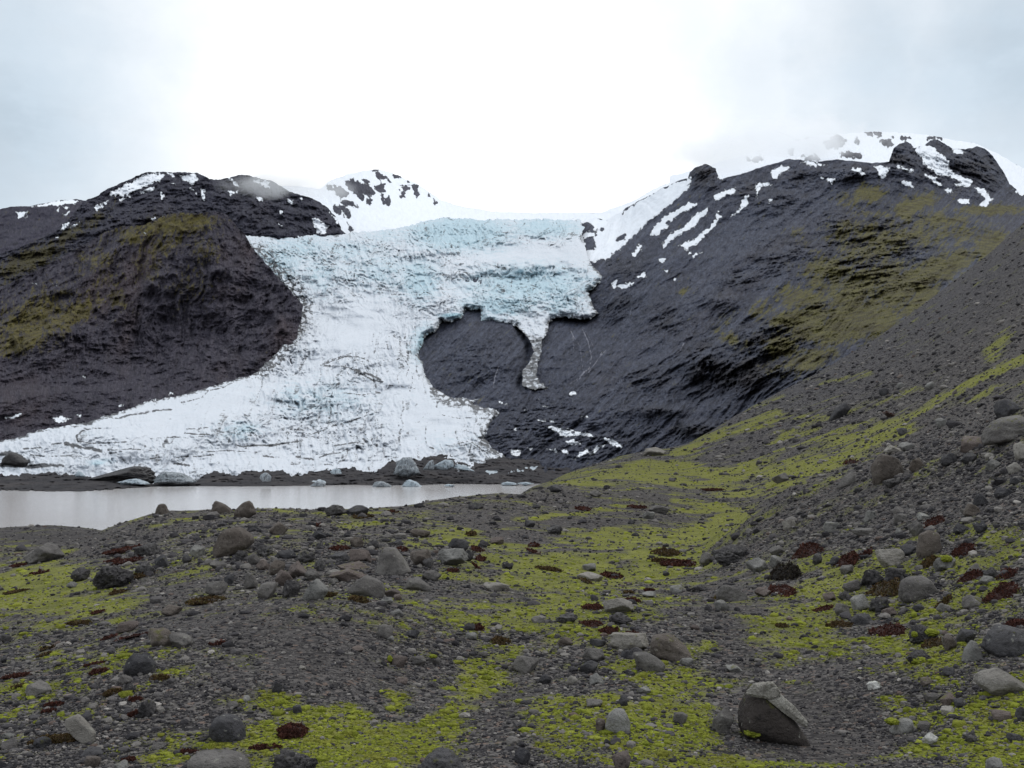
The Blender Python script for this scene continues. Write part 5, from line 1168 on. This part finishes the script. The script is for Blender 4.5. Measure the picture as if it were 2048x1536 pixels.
SHRUBS = [
 (217,292,1085,1110,'long diagonal red shrub streak above the knobbly left outcrop',-1),(193,236,1111,1127,'short red shrub streak left of the knobbly outcrop'),(236,281,1108,1130,'maroon shrub wedged against the knobbly outcrop'),(20,56,1123,1136,'dark red shrub strip below the broad hollow boulder'),
 (42,86,1140,1151,'rusty shrub strip across the upper left moss'),(6,60,1177,1188,'red brown strip at the left edge of the moss'),(185,209,1216,1230,'small dark red clump at the tip of the left moss slope'),(123,187,1238,1253,'thin brown strip along the foot of the left moss slope'),
 (190,226,1270,1281,'red tuft left of the row under the tan flat rock'),(240,306,1266,1279,'long red shrub row under the tan flat rock'),(415,452,1276,1293,'rust shrub tuft alone on the slope right of the wedge slab'),(82,111,1289,1302,'maroon clump in the left foreground above a dull one'),
 (64,96,1301,1315,'dull brown clump just below the maroon one at left'),(162,209,1323,1333,'thin red strip left of the dark angular block'),(176,218,1330,1352,'dark red domed shrub left of the dark angular block'),(295,341,1343,1365,'brown domed shrub at the lower right of the dark angular block'),
 (0,71,1342,1358,'long dark red shrub running in from the left edge'),(20,53,1366,1378,'brown tuft left of the blue grey rock near the left edge'),(370,456,1186,1211,'olive brown shrub strip under the egg shaped rock'),(255,313,1136,1160,'brown shrub band under the knobbly outcrop'),
 (220,251,1175,1192,'dark brown tuft below the knobbly outcrop'),(203,246,1371,1394,'red brown shrub left of the speckled foreground stone'),(85,135,1400,1415,'narrow red strip in the lower left gravel'),(80,116,1414,1427,'dark red tuft just below the narrow red strip'),
 (255,287,1414,1437,'red shrub at the foot of the round speckled rock'),(255,287,1390,1405,'rusty tuft above the round speckled rock'),(48,168,1458,1493,'long brown shrub bank left of the long pale slab'),(244,272,1509,1527,'dark red tuft at the bottom left'),
 (701,753,1026,1038,'brown strip below the dark crest rocks'),(655,706,1089,1102,'long rust strip left of the grey pyramid'),(790,818,1091,1104,'rust tuft right of the pyramid tip'),(938,974,1090,1107,'red shrub behind the pale boulder with a rock on top'),
 (946,974,1108,1124,'second red tuft right of the pale topped boulder'),(892,922,1135,1146,'red strip below the pale topped boulder'),(940,968,1127,1138,'thin red tuft right of the red strip below the pale boulder'),(630,674,1179,1195,'olive red shrub at the foot of the tall broken boulder'),
 (691,739,1183,1206,'rust brown shrub at the front foot of the flat topped boulder'),(929,957,1059,1074,'rust brown dome on the middle slope'),(774,799,1017,1026,'thin dark strip near the shore ridge'),(628,653,1047,1055,'small red strip on the hummock shoulder'),
 (943,971,1243,1264,'rusty shrub at a hollow on the middle gravel'),(979,1021,1267,1292,'dark brown bushy tuft at the top of the central moss strip'),
 (1147,1184,1010,1023,'rust shrub on the far gravel beyond the moss flat'),(1252,1297,1009,1018,'thin red line of shrub left of the low grey outcrop'),(1052,1083,1085,1095,'small red arch of shrub at the left of the moss flat'),(1049,1090,1098,1108,'red strip just below the small arch of shrub'),
 (1296,1362,1090,1115,'large olive and rust mat in the moss hollow'),(1314,1402,1113,1136,'long dark mat running to the grey blocky rock'),(1296,1346,1114,1126,'dark green brown strip between the two hollow mats'),(1066,1132,1131,1143,'brown strip on the left of the moss flat'),
 (1197,1250,1139,1159,'rust red shrub at the end of the pale slab in the moss'),(1157,1189,1156,1168,'brown green tuft below the pale slab in the moss'),(1287,1312,1170,1184,'small red knot of shrub above the flat light stone'),(1244,1272,1176,1189,'pair of dull red tufts above the pale tan boulder'),
 (1248,1286,1188,1206,'rust strip touching the top right of the pale tan boulder'),(1160,1212,1203,1222,'red shrub bar touching the left of the pale tan boulder'),(1159,1212,1234,1257,'red shrub bar under the pale tan boulder'),(1194,1242,1250,1270,'dark red bar, next one down from the mottled rock'),
 (1238,1290,1257,1280,'rust shrub bar along the top of the pale boulder with a slit'),(1424,1462,1186,1204,'brown tuft between the smooth slab and the light rock'),
 (1536,1592,1162,1199,'red shrub mat in front of the black bush'),(1589,1642,1084,1118,'maroon shrub on the slope right of the mossy ledge'),(1663,1718,1107,1139,'dark red shrub mat among stones on the right slope'),(1713,1747,1102,1116,'small dark red tuft left of the hollow riddled boulder'),
 (1838,1882,1109,1139,'dark red shrub at the foot of the tall brown grey boulder'),(1722,1802,1166,1202,'wide red brown mat left of the biggest rounded boulder'),(1903,1952,1083,1117,'dark maroon shrub above the moss dimpled boulder'),(1918,1962,1144,1167,'maroon shrub below the angular grey rock'),
 (1962,2038,1168,1210,'largest dark red shrub mat on the right moss'),(1649,1708,1238,1257,'red brown strip left of the dark slanting rock'),(1738,1810,1243,1276,'wide dark red mat between the slanting rock and the black boulder'),(1849,1888,1036,1057,'small rust shrub on the right gravel bank'),
 (2008,2060,1233,1258,'dark red shrub cut by the right edge'),(1853,1907,1203,1218,'dull red strip under the biggest rounded boulder'),(1992,2034,1138,1162,'red shrub right of the speckled rock at the right edge'),(1838,1884,1283,1300,'brown shrub strip above the dark tilted slab'),
 (1548,1578,1244,1257,'small brown tuft on the path edge moss'),(1616,1672,1213,1224,'thin red strip left of the rounded grey rock'),
 (546,622,1432,1482,'round maroon shrub in the bright green moss of the foreground'),(498,568,1484,1501,'dark red strip behind the bottom boulders'),(352,397,1497,1508,'red strip left of the big bottom boulder'),
 (1400,1450,975,983,'thin dark shrub line in the moss behind the bank'),(1690,1712,920,930,'small red tuft on the crest left of the split boulder'),(1770,1796,829,836,'dark red tuft in the long scree moss streak'),
]

def scatter(name, n, sizes, where, mat, kind_faces, seed, squash=(.5, .9), sink=.3, tintf=None, maxD=260, extra=None):
    """many small bodies lying on the visible ground, as one sheet of stuff; sizes in photo pixels"""
    rng = np.random.default_rng(seed)
    vis = np.minimum.accumulate(GPY2, 0)
    ok = np.zeros(GPY2.shape, bool); ok[1:] = GPY2[1:] < vis[:-1]
    dp = np.zeros(GPY2.shape); dp[1:] = np.clip(vis[:-1] - GPY2[1:], 0, 6)
    inn = ok & (GPX2 > -400) & (GPX2 < 2540) & (GPY2 < 1720) & (GD < maxD)
    dp = dp * np.gradient(GPX)[None]
    r, c = np.nonzero(inn); p = dp[r, c]; p = p / p.sum()
    k = rng.choice(len(r), size=int(n * 3), p=p)
    r, c = r[k], c[k]
    jr, jc = rng.uniform(0, 1, len(r)), rng.uniform(-.5, .5, len(r))
    r0 = np.maximum(r - 1, 0); c1 = np.clip(c + np.sign(jc).astype(int), 0, GX.shape[1] - 1); ac = np.abs(jc)
    def S(A): return (A[r, c] * (1 - jr) + A[r0, c] * jr) * (1 - ac) + (A[r, c1] * (1 - jr) + A[r0, c1] * jr) * ac
    P = np.stack([S(GX), S(GY), S(GZ)], -1); px, py = S(GPX2), S(GPY2)
    keep = rng.uniform(0, 1, len(px)) < where(px, py, P)
    P, px, py = P[keep][:n], px[keep][:n], py[keep][:n]
    m = len(P); D = P[:, 1]
    rad = sizes(rng, m, px, py) * D / F / 2
    lo, hi = kind_faces[1:3]; rad = np.clip(rad, lo, hi)
    dirs, Fc = ICO[kind_faces[0]]
    nv = len(dirs); var = []
    for j in range(14):
        rr = np.random.default_rng(seed * 77 + j)
        if squash[1] > 5: pass
        q = chunk(rr, dirs, k=rr.uniform(6, 20), rough=.06, n=9) if kind_faces[3] == 'stone' else dirs * (1 + .55 * fbm(dirs + j * 3.1, 2.9, 3, .65, seed=j))[:, None]
        var.append(q)
    var = np.array(var)[rng.integers(0, 14, m)]
    a = rng.uniform(0, 6.283, m); ca, sa = np.cos(a), np.sin(a)
    sc_ = rng.uniform(.7, 1.3, (m, 3)); sc_[:, 2] = rng.uniform(*squash, m)
    v = var * sc_[:, None] * rad[:, None, None]
    x = v[..., 0] * ca[:, None] - v[..., 1] * sa[:, None]; y = v[..., 0] * sa[:, None] + v[..., 1] * ca[:, None]
    z = v[..., 2] + (rad * sc_[:, 2] * (1 - 2 * sink))[:, None]
    V = np.stack([x + P[:, :1], y + P[:, 1:2], z + P[:, 2:3]], -1).reshape(-1, 3)
    Fa = (Fc[None] + (np.arange(m) * nv)[:, None, None]).reshape(-1, 3)
    tint = tintf(rng, m, px, py) if tintf else rng.uniform(0, 1, m)
    o = build(name, V, Fa, mat, dict(tint=np.repeat(tint, nv)), smooth=kind_faces[3] != 'stone')
    o['kind'] = 'stuff'
    return o

def pebble_material():
    m, t, b = material('loose_stones'); v = t.attr('tint'); co = t.coord()
    n = t.noise(co, 9, 4, .65)
    c = t.mix(t.ramp(v, 0, .55, smooth=False), srgb(26, 25, 29), srgb(72, 69, 71)); c = t.mix(t.ramp(v, .5, .92), c, srgb(126, 121, 116))
    c = t.mix(t.ramp(v, .955, .965), c, srgb(98, 84, 77)); c = t.mix(t.ramp(v, .975, .985), c, srgb(158, 152, 146))
    c = t.mix(t.ramp(n, .3, .7, 0, .4), c, srgb(60, 57, 57))
    t._in(b.inputs['Base Color'], c); b.inputs['Roughness'].default_value = .9
    t.l.new(t.bump(t.math('MULTIPLY', t.noise(co, 30, 3, .7), .03), .7, 1.0), b.inputs['Normal'])
    return m
def moss_material():
    m, t, b = material('moss_cushions'); v = t.attr('tint'); co = t.coord()
    n = t.noise(co, 5, 4, .6); f = t.noise(co, 45, 3, .7)
    c = t.mix(t.ramp(v, 0, 1, smooth=False), srgb(88, 96, 26), srgb(146, 152, 58)); c = t.mix(t.ramp(n, .4, .7, 0, .6), c, srgb(108, 102, 48))
    c = t.mix(t.ramp(f, .5, .75, 0, .5), c, srgb(160, 160, 80)); c = t.mix(t.ramp(f, .3, .45, .6, 0), c, srgb(60, 60, 24))
    t._in(b.inputs['Base Color'], c); b.inputs['Roughness'].default_value = .95; b.inputs['Specular IOR Level'].default_value = .1
    t.l.new(t.bump(t.math('MULTIPLY', f, .03), .9, 1.0), b.inputs['Normal'])
    return m

STONY = [(600,1130,190,70,1),(450,1090,120,50,.9),(760,1120,160,60,.8),(880,1110,100,40,.6),(300,1130,100,50,.7),(1850,1180,220,110,1),(1780,1060,260,70,.9),(1900,940,200,90,1.0),(1900,1420,170,100,1.0),(1250,1230,160,50,.8),(1250,1330,180,70,.9),(1200,1440,160,70,.8),(100,1440,160,90,.9),(200,1310,220,60,.8),(880,1300,160,60,.7),(60,1510,120,40,.9),(600,1040,120,30,.5),(1420,1120,90,30,.6),(1700,800,200,120,.45),(1950,1300,120,80,.8)]
def stuff_on_ground():
    MOSS_M = moss_material(); rock_moss(MOSS_M)
    ww = lambda px, py, P: .22 + .78 * blobs(px, py, STONY) - .15 * blobs(px, py, BARE)
    pm = pebble_material()
    mm = lambda px, py, P: 1 - .62 * sstep(.35, .9, moss_at(px, py, P))
    scatter('rubble', 17500, lambda g, m, px, py: np.clip(g.lognormal(1.95, .45, m), 4, 26), lambda px, py, P: np.clip(blobs(px, py, STONY) * 1.0 + .22 - .25 * blobs(px, py, BARE), 0.02, 1) * mm(px, py, P), pm, (2, .012, .35, 'stone'), 3, (.45, .85), .36)
    scatter('gravel', 95000, lambda g, m, px, py: np.clip(g.lognormal(1.25, .42, m), 1.8, 10), lambda px, py, P: np.clip(ww(px, py, P) + .3, .1, 1) * mm(px, py, P), pm, (1, .006, .10, 'stone'), 5, (.5, .9), .3)
    def mw(px, py, P):
        q = moss_at(px, py, P)
        return sstep(.35, .95, q)
    scatter('moss', 42000, lambda g, m, px, py: np.clip(g.lognormal(1.45, .62, m), 1.8, 26) * np.clip((py - 880) / 420, .45, 1.15), mw, MOSS_M, (2, .010, .13, 'soft'), 9, (.30, .62), .42, lambda g, m, px, py: np.clip(g.normal(.5, .25, m) + .25 * sstep(1300, 1100, py), 0, 1))

def boulders():
    for r in ROCKS: rock(*r)
    for poly, tone, label, kw in HERO: rock(0, 0, 0, 0, tone, label, poly=poly, **kw)
    # the crusted boulder on the path
    body = [(1475,1432),(1482,1400),(1496,1374),(1510,1367),(1543,1366),(1560,1388),(1590,1416),(1614,1444),(1622,1482),(1590,1487),(1530,1474),(1485,1458)]
    o = rock(0, 0, 0, 0, 'n', 'big dark brown boulder on the path with a pale pitted crust along its top', poly=body, k=26, rough=.035, depth=.75)
    D = ROCK_AT[-1][4]
    if 'c' not in RM: RM['c'] = rock_material('c')
    for n, crust in enumerate(([(1490,1388),(1505,1366),(1545,1361),(1563,1384),(1545,1399),(1512,1394)], [(1530,1396),(1560,1381),(1594,1411),(1617,1440),(1613,1457),(1577,1428)])):
        rng = np.random.default_rng(5 + n); dirs, Fc = ICO[6]
        V = chunk(rng, dirs, crust, k=36, rough=.09, pit=.12, depth=.5, freq=5.0)
        p = np.asarray(crust)
        V, c = fit(V, p[:, 0].min(), p[:, 0].max(), p[:, 1].min(), p[:, 1].max(), D - .04, sink=0)
        V[:, 1] *= .7
        cr = build('crust', V, Fc, RM['c'], parent=o); cr.location = np.array(c) - np.array(o.location)
        cr['label'] = 'pale weathered crust with dark pits'

MOSSY = [('moss filled dimple',(1880,1906,1109,1124)), ('black boulder with moss clumps',(1846,1880,1256,1272)), ('black boulder with moss clumps',(1822,1836,1262,1274)), ('pointed triangular rock',(1894,1932,1297,1323)), ('light rock with moss on its crown',(1768,1800,1434,1450)), ('light rock with moss on its crown',(1792,1826,1452,1476)),
 ('big mossy dome',(2020,2052,846,858)), ('dark tilted slab rising',(1822,1860,1312,1330)), ('moss capped grey stone',(857,876,1308,1316)), ('pink tan cobble with a moss tuft',(774,786,1310,1324)), ('big dark brown boulder on the path',(1486,1530,1452,1474))]
def rock_moss(mat):
    for i, (key, (x0, x1, y0, y1)) in enumerate(MOSSY):
        o = next(o for o in COL.objects if key in o.get('label', ''))
        dirs, Fc = ICO[4]
        V = dirs * (1 + .45 * fbm(dirs + i * 5.3, 2.6, 4, .62, seed=i + 40))[:, None]
        D = ground_hit((x0 + x1) / 2, y1)[1] if y1 > 1318 and 'slab' not in key else None
        pts = [v.co[1] for v in o.data.vertices]
        D = o.location[1] + min(pts) * .55
        V, c = fit(V, x0, x1, y0, y1, D, sink=.1)
        m = build('moss_patch', V, Fc, mat, dict(tint=np.full(len(V), .6)), parent=o); m.location = np.array(c) - np.array(o.location)

ICE_BLOCKS = [
 ([(178,953),(190,938),(206,932),(240,936),(284,939),(298,936),(306,950),(316,957),(304,964),(240,962)], 'dark', 655, 'long dark debris covered ice block on the far shore at left'),
 ([(234,960),(246,957),(262,961),(290,957),(302,962),(296,968),(242,968)], 'ice', 640, 'low white ice strip at the foot of the long dark block'),
 ([(305,960),(322,948),(340,943),(356,950),(380,952),(394,956),(380,964),(312,965)], 'grey', 650, 'jagged pale ice pile right of the long dark block'),
 ([(150,950),(157,941),(164,947),(172,953),(152,953)], 'ice', 660, 'small white ice cone left of the long dark block'),
 ([(519,955),(523,947),(533,945),(543,953),(541,961),(524,961)], 'grey', 650, 'grey white rounded ice lump in the dark bank'),
 ([(786,944),(792,922),(806,914),(822,915),(832,930),(841,944),(815,948)], 'grey', 690, 'tall grey streaked ice block on the dark bank'),
 ([(846,937),(858,923),(867,920),(869,938)], 'grey', 695, 'narrow pointed ice block right of the tall one'),
 ([(866,936),(868,922),(890,924),(905,919),(908,934),(890,938)], 'ice', 700, 'pale blue ice wall right of the pointed block'),
 ([(906,934),(915,928),(935,934),(950,941),(925,939)], 'ice', 702, 'low white ice ramp right of the ice wall'),
 ([(744,973),(748,965),(762,962),(780,968),(785,974)], 'grey', 640, 'grey ice dome at the edge of the lake'),
 ([(802,972),(815,965),(821,959),(830,966),(846,971),(840,974)], 'ice', 645, 'white ice pyramid at the edge of the lake'),
 ([(660,943),(668,937),(680,938),(684,946),(664,947)], 'ice', 670, 'white ice patch on the bank above the shore'),
 ([(1002,966),(1014,963),(1030,965),(1038,969),(1004,970)], 'ice', 662, 'left floating ice scrap near the end of the lake'),
 ([(1034,966),(1052,964),(1068,967),(1050,970)], 'ice', 660, 'right floating ice scrap near the end of the lake'),
 ([(888,971),(896,968),(910,970),(906,973)], 'ice', 640, 'tiny ice floe off the dark point of the bank'),
 ([(618,972),(634,962),(652,966),(650,973)], 'grey', 650, 'grey ice mound at the shoreline below the dark bank'),
 ([(0,925),(8,912),(22,904),(40,910),(58,922),(50,930)], 'dark', 720, 'dark debris cone on the ice at the far left'),
]
def ice_blocks():
    def im(nm, a, b_, d):
        m, t, b = material(nm); co = t.coord(); n = t.noise(co, .5, 5, .7); n2 = t.noise(t.mapping(co, rot=(.3, .5, 0), scale=(1, 1, .3)), .9, 4, .6)
        c = t.mix(t.ramp(n, .35, .65), srgb(*a), srgb(*b_)); c = t.mix(t.ramp(n2, .52, .68, 0, d), c, srgb(60, 58, 60))
        t._in(b.inputs['Base Color'], c); b.inputs['Roughness'].default_value = .6
        t.l.new(t.bump(t.math('MULTIPLY', n, .8), .7, 1.0), b.inputs['Normal']); return m
    M = dict(ice=im('clean_ice', (140, 154, 163), (180, 189, 196), .75), grey=im('dusty_ice', (112, 118, 124), (158, 164, 168), .9), dark=im('debris_covered_ice', (48, 46, 48), (62, 60, 60), .4))
    for poly, k, D, lab in ICE_BLOCKS:
        rock(0, 0, 0, 0, 'g', lab, poly=poly, D=D, group='ice blocks along the far shore', mat=M[k], name='ice_block', cat='ice block', k=40, rough=.07 if k == 'dark' else .14, freq=3.5)

def shrubs():
    red = leaf_material('heath_red', (46, 26, 22), (78, 42, 32), (92, 60, 40)); olive = leaf_material('heath_olive', (44, 36, 22), (80, 60, 34), (92, 86, 40)); black = leaf_material('bush_dark', (24, 20, 18), (46, 38, 30), (70, 66, 40))
    for s in SHRUBS:
        ol = any(w in s[4] for w in ('olive', 'brown', 'dull', 'dark green'))
        mat_plant('shrub', s[4], s[0], s[1], s[2], s[3], olive if ol else red, 'low heath shrubs on the moraine', 'shrub', green=.28 if ol else .05)
    mat_plant('bush', 'black dense bush standing above a red mat at the edge of the right moss', 1536, 1602, 1122, 1166, black, 'low heath shrubs on the moraine', 'bush', bush=True, green=.1)
# ------------------------------------------------------------------ sky, sun, camera
SUN_EL, SUN_AZ = math.radians(52), math.radians(48)     # azimuth clockwise from straight ahead
def sky():
    w = bpy.data.worlds.new('World'); sc.world = w; w.use_nodes = True
    t = NT(w.node_tree); bg = w.node_tree.nodes['Background']
    s = t.n.new('ShaderNodeTexSky'); s.sky_type = 'NISHITA'; s.sun_disc = False
    s.sun_elevation = SUN_EL; s.sun_rotation = SUN_AZ; s.air_density = 1.0; s.dust_density = 1.5
    bg.inputs['Strength'].default_value = .1
    co = t.coord('Generated')
    def dirv(px, py): 
        r = ray(px, py); r = r / np.linalg.norm(r); return tuple(float(v) for v in r)
    sep = t.n.new('ShaderNodeSeparateXYZ'); t.l.new(co, sep.inputs[0]); z = sep.outputs[2]
    n = t.noise(t.mapping(co, scale=(1, 1, 2.6)), 2.3, 6, .6, .4)
    n2 = t.noise(t.mapping(co, scale=(1, 1, 2.0)), 7, 5, .6)
    wob = t.vmath('ADD', co, t.vmath('SCALE', t.vmath('SUBTRACT', t.noise(co, 4.0, 6, .6, out=1), (.5, .5, .5)), .22))
    grey = None
    for (px, py, r0, r1, k) in [(20, 220, .0, .20, 1.0), (150, 120, .0, .16, .5), (2060, 70, .0, .22, 1.05), (1780, 130, .0, .17, .8), (1520, 160, .0, .12, .45), (1380, 40, .0, .10, .35), (-250, 250, .05, .35, .95), (2350, 60, .05, .30, .95)]:
        d = t.vmath('DISTANCE', wob, dirv(px, py))
        f = t.ramp(d, r0, r1, k, 0)
        grey = f if grey is None else t.math('MAXIMUM', grey, f)
    grey = t.math('MULTIPLY', grey, t.ramp(n2, .2, .8, .8, 1.2))
    bright = t.ramp(t.vmath('DISTANCE', wob, dirv(950, 230)), .05, .42, 1, 0)
    base = t.mix(t.ramp(n, .35, .65), (8.6, 9.4, 10.2), (10.4, 10.9, 11.4))
    base = t.mix(bright, base, (13.2, 13.2, 13.2))
    gc = t.mix(t.ramp(n2, .3, .7), (5.0, 6.0, 6.9), (6.7, 7.8, 8.8))
    c = t.mix(t.math('MINIMUM', grey, 1.0), base, gc)
    c = t.mix(.93, s.outputs[0], c)                       # a nearly closed cloud cover over the clear sky
    c = t.mix(t.ramp(z, -.02, -.12), c, (.8, .8, .8))     # below the horizon: land
    t.l.new(c, bg.inputs['Color'])

def sun():
    l = bpy.data.lights.new('sun', 'SUN'); l.energy = 1.0; l.angle = math.radians(22); l.color = (1, .97, .92)
    o = bpy.data.objects.new('sun', l); COL.objects.link(o)
    from mathutils import Vector
    d = Vector((math.sin(SUN_AZ) * math.cos(SUN_EL), math.cos(SUN_AZ) * math.cos(SUN_EL), math.sin(SUN_EL)))
    o.rotation_euler = (-d).to_track_quat('-Z', 'Y').to_euler(); o.location = (20, 10, 60)

def camera():
    c = bpy.data.cameras.new('camera'); o = bpy.data.objects.new('camera', c); COL.objects.link(o)
    c.sensor_fit = 'HORIZONTAL'; c.sensor_width = 36; c.lens = 36 * F / 2048
    c.clip_start = .1; c.clip_end = 20000
    o.rotation_euler = (math.pi / 2 + PITCH, 0, 0)
    sc.camera = o
    sc.view_settings.view_transform = 'Standard'; sc.view_settings.look = 'None'
    sc.view_settings.exposure = 0; sc.view_settings.gamma = 1
    sc.cycles.max_bounces = 12; sc.cycles.volume_bounces = 10; sc.cycles.transmission_bounces = 2; sc.cycles.diffuse_bounces = 3; sc.cycles.glossy_bounces = 2; sc.cycles.use_denoising = True

# ------------------------------------------------------------------ cloud hanging on the summits
def mist():
    def puff(px, py, D, rx, ry, rz, dens, seed, cut=.42):
        m = bpy.data.materials.new('cloud_mist'); m.use_nodes = True; t = NT(m.node_tree)
        t.n.remove(m.node_tree.nodes['Principled BSDF']); out = m.node_tree.nodes['Material Output']
        v = t.n.new('ShaderNodeVolumePrincipled'); t.l.new(v.outputs[0], out.inputs['Volume'])
        v.inputs['Color'].default_value = (1, 1, 1, 1); v.inputs['Anisotropy'].default_value = .0
        co = t.coord('Object')
        r = t.vmath('LENGTH', t.vmath('MULTIPLY', co, (1 / rx, 1 / ry, 1 / rz)))
        n = t.noise(t.vmath('ADD', co, (seed * 731.0, 0, 0)), .011, 4, .6, .3)
        f = t.math('SUBTRACT', t.math('ADD', n, t.math('MULTIPLY', t.math('SUBTRACT', 1.0, r), .55)), cut + .12)
        t.l.new(t.math('MULTIPLY', t.ramp(f, 0, .35), dens), v.inputs['Density'])
        V, Fc = ICO[3]
        o = build('cloud_mist', V * np.array([rx, ry, rz]), Fc, m); o.location = at(px, py, D); o['kind'] = 'stuff'
    for a in MIST: puff(*a)
MIST = [(520, 368, 1880, 90, 80, 24, .010, 1), (1450, 306, 2200, 160, 110, 46, .012, 2), (1590, 280, 2430, 250, 120, 60, .016, 4), (632, 374, 2350, 110, 90, 36, .009, 3)]
sky(); sun(); camera()
far_left(); nunatak(); glacier(); right_side(); shore(); lake(); ground()
boulders(); shrubs(); ice_blocks(); stuff_on_ground()
mist()
